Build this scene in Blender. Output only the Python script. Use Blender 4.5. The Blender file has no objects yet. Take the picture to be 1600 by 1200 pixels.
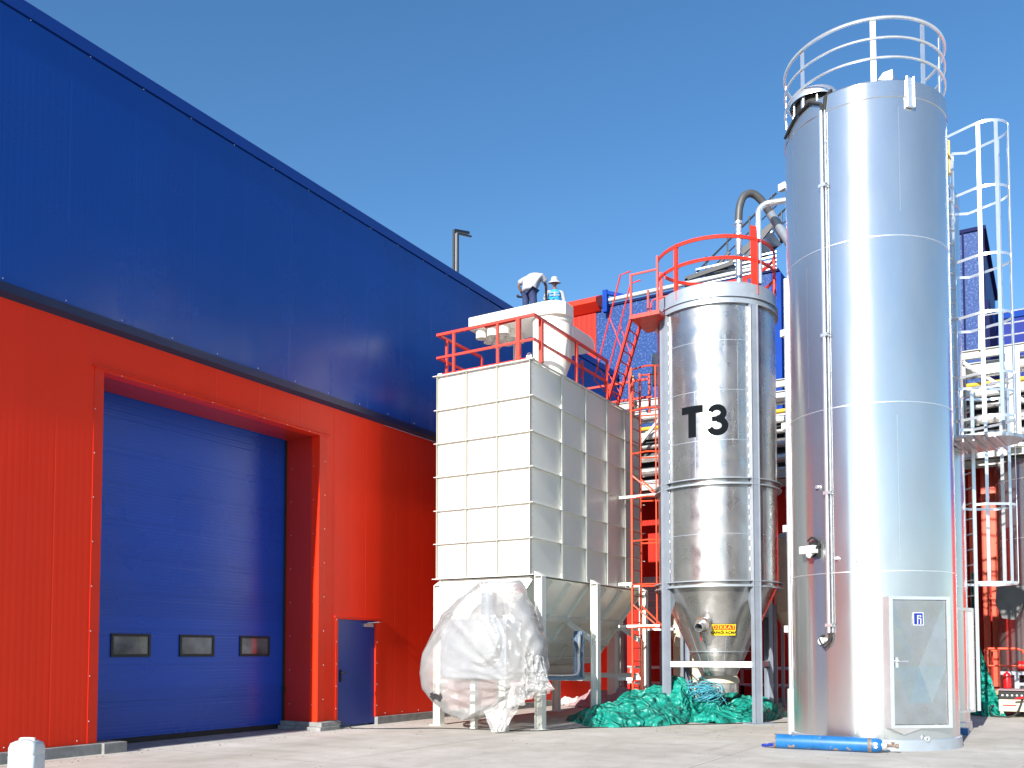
import bpy, math, random
from mathutils import Vector, Matrix, noise
R = math.radians
PI = math.pi
random.seed(7)
sc = bpy.context.scene
COL = sc.collection

# ------------------------------------------------------------------ camera
cam_d = bpy.data.cameras.new("camera")
cam = bpy.data.objects.new("camera", cam_d)
COL.objects.link(cam)
sc.camera = cam
cam.location = (0, 0, 1.55)
cam.rotation_euler = (R(92.6), 0, R(30.9))
cam_d.sensor_width = 36.0
cam_d.lens = 36.0 * 1433 / 1600
cam_d.shift_x = 0.0
cam_d.shift_y = (952.93 - 600) / 1600
cam_d.clip_end = 3000
sc.render.resolution_x = 1024
sc.render.resolution_y = 768

# ------------------------------------------------------------------ light
SUN_EL = 25.0
SUN_OFF = 1.6     # degrees the sun stands out of the plane of the warehouse wall
w = bpy.data.worlds.new("World")
sc.world = w
w.use_nodes = True
nt = w.node_tree
nt.nodes.clear()
sky = nt.nodes.new("ShaderNodeTexSky")
sky.sky_type = 'NISHITA'
sky.sun_disc = False
sky.sun_elevation = R(SUN_EL)
sky.sun_rotation = R(180 - SUN_OFF)
sky.altitude = 200
sky.air_density = 1.0
sky.dust_density = 0.25
sky.ozone_density = 2.2
bg = nt.nodes.new("ShaderNodeBackground")
bg.inputs[1].default_value = 0.110
wo = nt.nodes.new("ShaderNodeOutputWorld")
hs = nt.nodes.new("ShaderNodeHueSaturation")
hs.inputs['Saturation'].default_value = 1.23
nt.links.new(sky.outputs[0], hs.inputs['Color'])
nt.links.new(hs.outputs[0], bg.inputs[0])
nt.links.new(bg.outputs[0], wo.inputs[0])
sd = bpy.data.lights.new("sun", 'SUN')
sd.energy = 5.0
sd.angle = R(0.5)
sd.color = (1.0, 0.96, 0.9)
sun = bpy.data.objects.new("sun", sd)
COL.objects.link(sun)
ce = math.cos(R(SUN_EL))
dv = Vector((-math.sin(R(SUN_OFF)) * ce, math.cos(R(SUN_OFF)) * ce, -math.sin(R(SUN_EL))))
sun.rotation_euler = dv.to_track_quat('-Z', 'Y').to_euler()
sun.location = (0, -20, 30)
sc.view_settings.view_transform = 'Standard'
sc.view_settings.look = 'None'
sc.view_settings.exposure = 0.80
sc.view_settings.gamma = 1
sc.render.engine = 'CYCLES'
sc.cycles.max_bounces = 8
sc.cycles.caustics_reflective = False
sc.cycles.caustics_refractive = False
sc.cycles.sample_clamp_indirect = 6

# ------------------------------------------------------------------ materials
def node(nt, t, **kw):
    n = nt.nodes.new(t)
    for k, v in kw.items():
        setattr(n, k, v)
    return n

def mat(name, col, rough=0.5, metal=0.0, var=0.08, vscale=1.5, bump=0.0, bscale=40, rvar=0.0,
        spec=0.5, stretch=None, aniso=0.0, spots=None, coat=0.0, col2=None, detail=4, rscale=None):
    m = bpy.data.materials.new(name)
    m.use_nodes = True
    nt = m.node_tree
    b = nt.nodes["Principled BSDF"]
    L = nt.links.new
    tc = node(nt, "ShaderNodeTexCoord")
    mp = node(nt, "ShaderNodeMapping")
    if stretch:
        mp.inputs['Scale'].default_value = stretch
    L(tc.outputs['Object'], mp.inputs[0])
    n = node(nt, "ShaderNodeTexNoise")
    n.inputs['Scale'].default_value = vscale
    n.inputs['Detail'].default_value = detail
    L(mp.outputs[0], n.inputs[0])
    cr = node(nt, "ShaderNodeValToRGB")
    c1 = [max(0, c * (1 - var)) for c in col]
    c2 = [min(1, c * (1 + var)) for c in (col2 or col)]
    cr.color_ramp.elements[0].position = 0.3
    cr.color_ramp.elements[1].position = 0.7
    cr.color_ramp.elements[0].color = (*c1, 1)
    cr.color_ramp.elements[1].color = (*c2, 1)
    L(n.outputs['Fac'], cr.inputs[0])
    src = cr.outputs[0]
    if spots:      # (colour, scale, threshold)
        s = node(nt, "ShaderNodeTexNoise")
        s.inputs['Scale'].default_value = spots[1]
        s.inputs['Detail'].default_value = 6
        L(tc.outputs['Object'], s.inputs[0])
        mr = node(nt, "ShaderNodeMapRange")
        mr.inputs[1].default_value = spots[2]
        mr.inputs[2].default_value = spots[2] + 0.03
        L(s.outputs['Fac'], mr.inputs[0])
        mx = node(nt, "ShaderNodeMix", data_type='RGBA')
        L(mr.outputs[0], mx.inputs[0])
        L(src, mx.inputs[6])
        mx.inputs[7].default_value = (*spots[0], 1)
        src = mx.outputs[2]
    L(src, b.inputs['Base Color'])
    b.inputs['Roughness'].default_value = rough
    b.inputs['Metallic'].default_value = metal
    b.inputs['Specular IOR Level'].default_value = spec
    b.inputs['Coat Weight'].default_value = coat
    b.inputs['Coat Roughness'].default_value = 0.15
    if rvar:
        n2 = node(nt, "ShaderNodeTexNoise")
        n2.inputs['Scale'].default_value = rscale or vscale * 2.1
        n2.inputs['Detail'].default_value = 5
        L(mp.outputs[0], n2.inputs[0])
        mr = node(nt, "ShaderNodeMapRange")
        mr.inputs[1].default_value = 0.3
        mr.inputs[2].default_value = 0.7
        mr.inputs[3].default_value = max(0.03, rough - rvar)
        mr.inputs[4].default_value = rough + rvar
        L(n2.outputs['Fac'], mr.inputs[0])
        L(mr.outputs[0], b.inputs['Roughness'])
    if bump:
        n3 = node(nt, "ShaderNodeTexNoise")
        n3.inputs['Scale'].default_value = bscale
        n3.inputs['Detail'].default_value = 0.5 if bscale < 2 else 3
        L(mp.outputs[0], n3.inputs[0])
        bp = node(nt, "ShaderNodeBump")
        bp.inputs['Strength'].default_value = 1.0
        bp.inputs['Distance'].default_value = bump
        L(n3.outputs['Fac'], bp.inputs['Height'])
        L(bp.outputs[0], b.inputs['Normal'])
    if aniso:
        tg = node(nt, "ShaderNodeTangent", direction_type='RADIAL', axis='Z')
        L(tg.outputs[0], b.inputs['Tangent'])
        b.inputs['Anisotropic'].default_value = aniso
        b.inputs['Anisotropic Rotation'].default_value = 0.25
    return m

def clad(name, col, axis, pitch, joint, rough=0.3, depth=0.0006, var=0.05, spec=0.5, jdepth=0.0025):
    """painted metal cladding: fine ribs every `pitch` m, a joint every `joint` m along object axis"""
    m = mat(name, col, rough, 0, var, 0.35, spec=spec, rvar=0.05)
    nt = m.node_tree
    b = nt.nodes["Principled BSDF"]
    L = nt.links.new
    tc = node(nt, "ShaderNodeTexCoord")
    sp = node(nt, "ShaderNodeSeparateXYZ")
    L(tc.outputs['Object'], sp.inputs[0])
    o = sp.outputs[axis]
    def lines(p, wd):
        a = node(nt, "ShaderNodeMath", operation='DIVIDE'); a.inputs[1].default_value = p
        L(o, a.inputs[0])
        f = node(nt, "ShaderNodeMath", operation='FRACT'); L(a.outputs[0], f.inputs[0])
        s = node(nt, "ShaderNodeMath", operation='SUBTRACT'); L(f.outputs[0], s.inputs[0]); s.inputs[1].default_value = 0.5
        ab = node(nt, "ShaderNodeMath", operation='ABSOLUTE'); L(s.outputs[0], ab.inputs[0])
        mr = node(nt, "ShaderNodeMapRange", interpolation_type='SMOOTHSTEP')
        mr.inputs[1].default_value = 0.5 - wd / p
        mr.inputs[2].default_value = 0.5
        mr.inputs[3].default_value = 1
        mr.inputs[4].default_value = 0
        L(ab.outputs[0], mr.inputs[0])
        return mr.outputs[0]
    a = lines(pitch, pitch * 0.3)
    j = lines(joint, 0.02)
    m1 = node(nt, "ShaderNodeMath", operation='MULTIPLY'); L(a, m1.inputs[0]); m1.inputs[1].default_value = depth
    m2 = node(nt, "ShaderNodeMath", operation='MULTIPLY'); L(j, m2.inputs[0]); m2.inputs[1].default_value = jdepth
    # each sheet a slightly different batch tone
    dvd = node(nt, "ShaderNodeMath", operation='DIVIDE'); dvd.inputs[1].default_value = joint; L(o, dvd.inputs[0])
    of5 = node(nt, "ShaderNodeMath", operation='ADD'); of5.inputs[1].default_value = 0.5; L(dvd.outputs[0], of5.inputs[0])
    flr = node(nt, "ShaderNodeMath", operation='FLOOR'); L(of5.outputs[0], flr.inputs[0])
    wn = node(nt, "ShaderNodeTexWhiteNoise", noise_dimensions='1D'); L(flr.outputs[0], wn.inputs['W'])
    tr_ = node(nt, "ShaderNodeMapRange"); tr_.inputs[3].default_value = 0.92; tr_.inputs[4].default_value = 1.05; L(wn.outputs['Value'], tr_.inputs[0])
    lk = b.inputs['Base Color'].links[0].from_socket
    vm = node(nt, "ShaderNodeVectorMath", operation='SCALE'); L(lk, vm.inputs[0]); L(tr_.outputs[0], vm.inputs['Scale']); L(vm.outputs[0], b.inputs['Base Color'])
    # gentle oil-canning of the sheet
    nz = node(nt, "ShaderNodeTexNoise"); nz.inputs['Scale'].default_value = 0.6; nz.inputs['Detail'].default_value = 1
    L(tc.outputs['Object'], nz.inputs[0])
    m3 = node(nt, "ShaderNodeMath", operation='MULTIPLY'); L(nz.outputs['Fac'], m3.inputs[0]); m3.inputs[1].default_value = 0.012
    ad = node(nt, "ShaderNodeMath", operation='ADD'); L(m1.outputs[0], ad.inputs[0]); L(m2.outputs[0], ad.inputs[1])
    ad2 = node(nt, "ShaderNodeMath", operation='ADD'); L(ad.outputs[0], ad2.inputs[0]); L(m3.outputs[0], ad2.inputs[1])
    bp = node(nt, "ShaderNodeBump"); bp.inputs['Distance'].default_value = 1.0; bp.inputs['Strength'].default_value = 0.8
    L(ad2.outputs[0], bp.inputs['Height'])
    L(bp.outputs[0], b.inputs['Normal'])
    return m

RED = (0.86, 0.036, 0.010)
BLUE = (0.005, 0.055, 0.31)
M_red = clad("red_cladding", RED, 1, 0.1, 1.0, 0.36, spec=0.16)
M_redx = clad("red_cladding_rear_shade", (0.50, 0.022, 0.012), 0, 0.2, 1.0, 0.5, depth=0.003, spec=0.15)  # red lowered so the shadow on the rear wall is in the colour
M_redt = mat("red_trim", (0.70, 0.034, 0.012), 0.4, 0, 0.06, spec=0.2)
M_blue = clad("blue_cladding", BLUE, 1, 0.1, 1.15, 0.26)
M_bluet = mat("blue_trim", (0.007, 0.045, 0.27), 0.3, 0, 0.06)
M_navy = mat("navy_flashing_shade", (0.006, 0.009, 0.05), 0.4, 0, 0.1)  # dark navy stands for the shade under the flashing
M_door = clad("blue_door_panel", (0.008, 0.065, 0.42), 2, 0.061, 0.61, 0.3, depth=0.0014, jdepth=0.003, spec=0.4)
M_pdoor = mat("blue_door_paint", (0.008, 0.035, 0.22), 0.35, 0, 0.05)
M_steelrail = mat("red_rail_paint", (0.68, 0.045, 0.025), 0.42, 0, 0.12, 6, spots=((0.25, 0.05, 0.03), 22, 0.72))
M_orange = mat("orange_red_paint", (0.70, 0.075, 0.025), 0.42, 0, 0.12, 6)
M_white = mat("cream_white_paint", (0.84, 0.83, 0.76), 0.36, 0, 0.035, 1.2, coat=0.25, bump=0.0006, bscale=7)
M_whitef = mat("cream_white_frame", (0.78, 0.78, 0.72), 0.4, 0, 0.05, 3, spots=((0.5, 0.42, 0.3), 14, 0.74))
M_ribc = mat("cream_rib_shaded", (0.40, 0.385, 0.31), 0.45, 0, 0.06, 3)  # darker than the frame cream: shade of the rib sides put into colour
M_gut = mat("grey_gutter", (0.45, 0.47, 0.48), 0.5, 0, 0.1, 3)
M_rack = mat("rack_paint", (0.50, 0.50, 0.47), 0.6, 0, 0.12, 4, spec=0.2)
M_cream = mat("cream_paint", (0.62, 0.55, 0.40), 0.45, 0, 0.08, 3)
M_black = mat("black_steel", (0.02, 0.021, 0.025), 0.45, 0, 0.15, 6)
M_rubber = mat("black_rubber", (0.015, 0.015, 0.015), 0.7)
M_galv = mat("galvanised_steel", (0.62, 0.64, 0.66), 0.38, 0.85, 0.12, 9, rvar=0.1)
M_alu = mat("bright_aluminium", (0.86, 0.87, 0.88), 0.33, 0.8, 0.06, 5)
M_greyf = mat("grey_frame_paint", (0.30, 0.34, 0.40), 0.42, 0.25, 0.08, 4)
M_greyr = mat("grey_ring_paint", (0.42, 0.47, 0.52), 0.38, 0.45, 0.08, 4)
M_silo = mat("brushed_aluminium_shell", (0.66, 0.68, 0.685), 0.215, 0.88, 0.07, 1.2, bump=0.0025, bscale=0.9,
             stretch=(1, 1, 0.35), rvar=0.035, rscale=3.0, aniso=0.88)
M_silo2 = mat("brushed_aluminium_door", (0.62, 0.63, 0.65), 0.30, 1.0, 0.07, 3, bump=0.001, bscale=3, rvar=0.08)
M_t3 = mat("stained_stainless_shell", (0.56, 0.55, 0.53), 0.31, 0.90, 0.17, 1.6, bump=0.004, bscale=1.1,
           stretch=(1.0, 1.0, 0.8), rvar=0.11, rscale=3.5, aniso=0.6)
M_letter = mat("black_lettering", (0.007, 0.009, 0.012), 0.8, spec=0.05)
M_conc = mat("plinth_concrete", (0.25, 0.25, 0.24), 0.85, 0, 0.25, 5, bump=0.004, bscale=25)
M_navyd = mat("dark_glass", (0.03, 0.035, 0.04), 0.06, 0, 0.05, spec=0.9, coat=0.4)
M_tarp = mat("green_tarpaulin", (0.006, 0.25, 0.19), 0.42, 0, 0.25, 2, bump=0.004, bscale=6, detail=2)
M_strap = mat("pale_blue_strapping", (0.07, 0.33, 0.42), 0.4, 0, 0.4, 9)
M_gas = mat("blue_cylinder_paint", (0.010, 0.13, 0.36), 0.45, 0, 0.18, 7, bump=0.001, bscale=30, spots=((0.30, 0.22, 0.15), 9, 0.62))
M_rust = mat("rusty_metal", (0.22, 0.16, 0.12), 0.8, 0.2, 0.5, 20, bump=0.002)
M_jug = mat("white_polyethylene", (0.58, 0.63, 0.64), 0.4, 0, 0.03, 3)
M_skin = mat("skin", (0.17, 0.075, 0.045), 0.55)
M_shirt = mat("white_shirt", (0.36, 0.37, 0.40), 0.85, 0, 0.08, 9, bump=0.01, bscale=9)
M_trou = mat("dark_blue_trousers", (0.022, 0.035, 0.10), 0.85, 0, 0.25, 9, bump=0.01, bscale=9)
M_vest = mat("blue_work_vest", (0.015, 0.28, 0.62), 0.7, 0, 0.2, 9, bump=0.008, bscale=9)
M_hair = mat("black_hair", (0.012, 0.010, 0.010), 0.7)
M_pipe = mat("silver_pipe_lagging", (0.50, 0.49, 0.47), 0.42, 0.75, 0.25, 3, rvar=0.1)
M_pipew = mat("white_pipe", (0.70, 0.70, 0.68), 0.4, 0, 0.08, 3)
M_piped = mat("dark_pipe", (0.09, 0.09, 0.09), 0.5, 0.3, 0.2, 3)
M_yel = mat("yellow_pipe", (0.72, 0.42, 0.03), 0.45, 0, 0.15, 6)
M_fire = mat("red_extinguisher", (0.62, 0.010, 0.012), 0.25, 0, 0.05)
M_rag = mat("crumpled_white_sheet", (0.75, 0.73, 0.70), 0.6, 0, 0.1, 7)
M_pink = mat("pinkish_sheet", (0.42, 0.29, 0.30), 0.6, 0, 0.15, 7)
M_wood = mat("pale_timber", (0.42, 0.30, 0.18), 0.7, 0, 0.2, 8)
M_hall = clad("violet_blue_cladding", (0.02, 0.035, 0.22), 0, 0.25, 1.1, 0.6, depth=0.004, spec=0.08)
M_bluer = mat("blue_trim_matte", (0.007, 0.045, 0.27), 0.65, 0, 0.1, spec=0.08)  # trim blue with its gloss cut against sun glare
M_navyr = mat("navy_trim_matte", (0.01, 0.013, 0.06), 0.7, 0, 0.1, spec=0.08)  # navy trim, gloss likewise cut against glare
M_sign_y = mat("yellow_sign", (0.80, 0.60, 0.02), 0.45, 0, 0.04)
M_sign_r = mat("red_sign_band", (0.45, 0.02, 0.02), 0.45, 0, 0.04)
M_logo_b = mat("blue_emblem_field", (0.01, 0.03, 0.25), 0.4, 0, 0.02)
M_logo_w = mat("white_emblem_mark", (0.75, 0.76, 0.8), 0.4, 0, 0.02)
M_tray = mat("blue_grey_cable_tray", (0.16, 0.24, 0.36), 0.45, 0.5, 0.1, 5)
M_roof = mat("grey_roof_sheet", (0.35, 0.36, 0.37), 0.6, 0, 0.1)

def glint_clad():
    m = mat("blue_cladding_glints", (0.02, 0.085, 0.36), 0.5, 0, 0.15, 1.0, spec=0.2)
    nt = m.node_tree; b = nt.nodes["Principled BSDF"]; L = nt.links.new
    tc = node(nt, "ShaderNodeTexCoord")
    n = node(nt, "ShaderNodeTexNoise"); n.inputs['Scale'].default_value = 17; n.inputs['Detail'].default_value = 4; n.inputs['Roughness'].default_value = 0.75
    L(tc.outputs['Object'], n.inputs[0])
    cr = node(nt, "ShaderNodeValToRGB")
    e = cr.color_ramp.elements
    e[0].position = 0.42; e[0].color = (0.003, 0.030, 0.15, 1)
    e[1].position = 0.70; e[1].color = (0.17, 0.24, 0.42, 1)  # pale flecks paint sun sparkle on the ribbed sheet
    k = e.new(0.54); k.color = (0.006, 0.048, 0.19, 1)
    L(n.outputs['Fac'], cr.inputs[0]); L(cr.outputs[0], b.inputs['Base Color'])
    bp = node(nt, "ShaderNodeBump"); bp.inputs['Distance'].default_value = 0.008
    L(n.outputs['Fac'], bp.inputs['Height']); L(bp.outputs[0], b.inputs['Normal'])
    return m
M_glint = glint_clad()

def ground_mat():
    m = bpy.data.materials.new("yard_concrete"); m.use_nodes = True
    nt = m.node_tree; b = nt.nodes["Principled BSDF"]; L = nt.links.new
    tc = node(nt, "ShaderNodeTexCoord")
    def nz(s, d, st=None, dist=0):
        mp = node(nt, "ShaderNodeMapping")
        if st: mp.inputs['Scale'].default_value = st
        L(tc.outputs['Object'], mp.inputs[0])
        n = node(nt, "ShaderNodeTexNoise"); n.inputs['Scale'].default_value = s; n.inputs['Detail'].default_value = d
        n.inputs['Distortion'].default_value = dist
        L(mp.outputs[0], n.inputs[0]); return n.outputs['Fac']
    def ramp(v, p0, p1, a, c):
        r = node(nt, "ShaderNodeValToRGB"); e = r.color_ramp.elements
        e[0].position = p0; e[1].position = p1; e[0].color = (*a, 1); e[1].color = (*c, 1)
        L(v, r.inputs[0]); return r.outputs[0]
    def mul(a, bb, f=1.0):
        x = node(nt, "ShaderNodeMix", data_type='RGBA', blend_type='MULTIPLY'); x.inputs[0].default_value = f
        L(a, x.inputs[6]); L(bb, x.inputs[7]); return x.outputs[2]
    base = ramp(nz(0.7, 6, (1, 0.6, 1)), 0.3, 0.72, (0.48, 0.45, 0.40), (0.64, 0.61, 0.555))
    mot = ramp(nz(3.2, 8, None, 0.6), 0.35, 0.6, (0.90, 0.895, 0.88), (1, 1, 1))
    streak = ramp(nz(0.5, 7, (0.5, 1.2, 1), 2.0), 0.38, 0.60, (0.90, 0.89, 0.87), (1, 1, 1))
    stain = ramp(nz(0.45, 9, None, 1.5), 0.60, 0.75, (1, 1, 1), (0.70, 0.685, 0.65))
    fine = ramp(nz(45, 3), 0.3, 0.6, (0.88, 0.88, 0.87), (1.03, 1.03, 1.03))
    spot = ramp(nz(9, 2), 0.70, 0.74, (1, 1, 1), (0.6, 0.58, 0.55))
    c = mul(base, mot); c = mul(c, streak); c = mul(c, stain); c = mul(c, fine); c = mul(c, spot)
    tyre = ramp(nz(1.1, 5, (2.6, 0.16, 1), 0.3), 0.60, 0.74, (1, 1, 1), (0.84, 0.83, 0.81)); c = mul(c, tyre)
    # saw-cut joints
    sp = node(nt, "ShaderNodeSeparateXYZ"); L(tc.outputs['Object'], sp.inputs[0])
    js = []
    for ax, p, off in ((0, 5.0, 0.3), (1, 5.0, 2.3)):
        a = node(nt, "ShaderNodeMath", operation='ADD'); a.inputs[1].default_value = off + 100; L(sp.outputs[ax], a.inputs[0])
        mo = node(nt, "ShaderNodeMath", operation='MODULO'); mo.inputs[1].default_value = p * 1.6; L(a.outputs[0], mo.inputs[0])
        lt = node(nt, "ShaderNodeMath", operation='LESS_THAN'); lt.inputs[1].default_value = 0.014; L(mo.outputs[0], lt.inputs[0])
        js.append(lt.outputs[0])
    mx = node(nt, "ShaderNodeMath", operation='MAXIMUM'); L(js[0], mx.inputs[0]); L(js[1], mx.inputs[1])
    x = node(nt, "ShaderNodeMix", data_type='RGBA'); L(mx.outputs[0], x.inputs[0]); L(c, x.inputs[6]); x.inputs[7].default_value = (0.17, 0.16, 0.15, 1)
    L(x.outputs[2], b.inputs['Base Color'])
    b.inputs['Roughness'].default_value = 0.8
    bp = node(nt, "ShaderNodeBump"); bp.inputs['Distance'].default_value = 0.004
    L(nz(30, 5), bp.inputs['Height']); L(bp.outputs[0], b.inputs['Normal'])
    return m
M_ground = ground_mat()
def crinkle(m, scale, dist):
    """sharp creased folds for tarpaulin: ridged, strongly distorted noise driving a bump"""
    nt = m.node_tree; b = nt.nodes["Principled BSDF"]; L = nt.links.new
    tc = node(nt, "ShaderNodeTexCoord"); acc = None
    for sc_, wgt, st in ((scale, 1.0, (1, 0.45, 1)), (scale * 2.1, 0.4, (0.5, 1, 1))):
        mp = node(nt, "ShaderNodeMapping"); mp.inputs['Scale'].default_value = st; mp.inputs['Rotation'].default_value = (0, 0, sc_)
        L(tc.outputs['Object'], mp.inputs[0])
        n = node(nt, "ShaderNodeTexNoise"); n.inputs['Scale'].default_value = sc_; n.inputs['Detail'].default_value = 1.0; n.inputs['Distortion'].default_value = 1.6
        L(mp.outputs[0], n.inputs[0])
        s_ = node(nt, "ShaderNodeMath", operation='SUBTRACT'); L(n.outputs['Fac'], s_.inputs[0]); s_.inputs[1].default_value = 0.5
        a_ = node(nt, "ShaderNodeMath", operation='ABSOLUTE'); L(s_.outputs[0], a_.inputs[0])
        m_ = node(nt, "ShaderNodeMath", operation='MULTIPLY'); L(a_.outputs[0], m_.inputs[0]); m_.inputs[1].default_value = -wgt
        if acc is None: acc = m_.outputs[0]
        else:
            ad = node(nt, "ShaderNodeMath", operation='ADD'); L(acc, ad.inputs[0]); L(m_.outputs[0], ad.inputs[1]); acc = ad.outputs[0]
    bp = node(nt, "ShaderNodeBump"); bp.inputs['Distance'].default_value = dist; bp.inputs['Strength'].default_value = 1.0
    L(acc, bp.inputs['Height']); L(bp.outputs[0], b.inputs['Normal'])
crinkle(M_tarp, 1.5, 0.6)


def film_mat():
    m = bpy.data.materials.new("milky_plastic_film"); m.use_nodes = True
    nt = m.node_tree; nt.nodes.clear(); L = nt.links.new
    out = node(nt, "ShaderNodeOutputMaterial")
    tr = node(nt, "ShaderNodeBsdfTransparent"); tr.inputs[0].default_value = (0.95, 0.95, 0.95, 1)
    df = node(nt, "ShaderNodeBsdfDiffuse"); df.inputs[0].default_value = (0.78, 0.78, 0.77, 1)
    tl = node(nt, "ShaderNodeBsdfTranslucent"); tl.inputs[0].default_value = (0.78, 0.78, 0.77, 1)
    gl = node(nt, "ShaderNodeBsdfGlossy"); gl.inputs['Roughness'].default_value = 0.24
    a = node(nt, "ShaderNodeMixShader"); a.inputs[0].default_value = 0.35; L(df.outputs[0], a.inputs[1]); L(tl.outputs[0], a.inputs[2])
    tc = node(nt, "ShaderNodeTexCoord")
    n = node(nt, "ShaderNodeTexNoise"); n.inputs['Scale'].default_value = 1.8; n.inputs['Detail'].default_value = 4
    L(tc.outputs['Object'], n.inputs[0])
    mr = node(nt, "ShaderNodeMapRange"); mr.inputs[1].default_value = 0.3; mr.inputs[2].default_value = 0.7
    mr.inputs[3].default_value = 0.60; mr.inputs[4].default_value = 0.42
    L(n.outputs['Fac'], mr.inputs[0])
    c = node(nt, "ShaderNodeMixShader"); L(mr.outputs[0], c.inputs[0]); L(a.outputs[0], c.inputs[2]); L(tr.outputs[0], c.inputs[1])
    # facing 1 = opaque milk, 0 = clear
    inv = node(nt, "ShaderNodeMath", operation='SUBTRACT'); inv.inputs[0].default_value = 0.93; L(mr.outputs[0], inv.inputs[1])
    L(inv.outputs[0], c.inputs[0])
    fr = node(nt, "ShaderNodeFresnel"); fr.inputs[0].default_value = 1.5
    d = node(nt, "ShaderNodeMixShader"); L(fr.outputs[0], d.inputs[0]); L(c.outputs[0], d.inputs[1]); L(gl.outputs[0], d.inputs[2])
    n2 = node(nt, "ShaderNodeTexNoise"); n2.inputs['Scale'].default_value = 9; n2.inputs['Detail'].default_value = 5; n2.inputs['Distortion'].default_value = 1.2
    L(tc.outputs['Object'], n2.inputs[0])
    bp = node(nt, "ShaderNodeBump"); bp.inputs['Distance'].default_value = 0.008; L(n2.outputs['Fac'], bp.inputs['Height'])
    for s in (df, tl, gl): L(bp.outputs[0], s.inputs['Normal'])
    L(bp.outputs[0], fr.inputs['Normal'])
    L(d.outputs[0], out.inputs[0])
    return m
M_film = film_mat()

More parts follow.
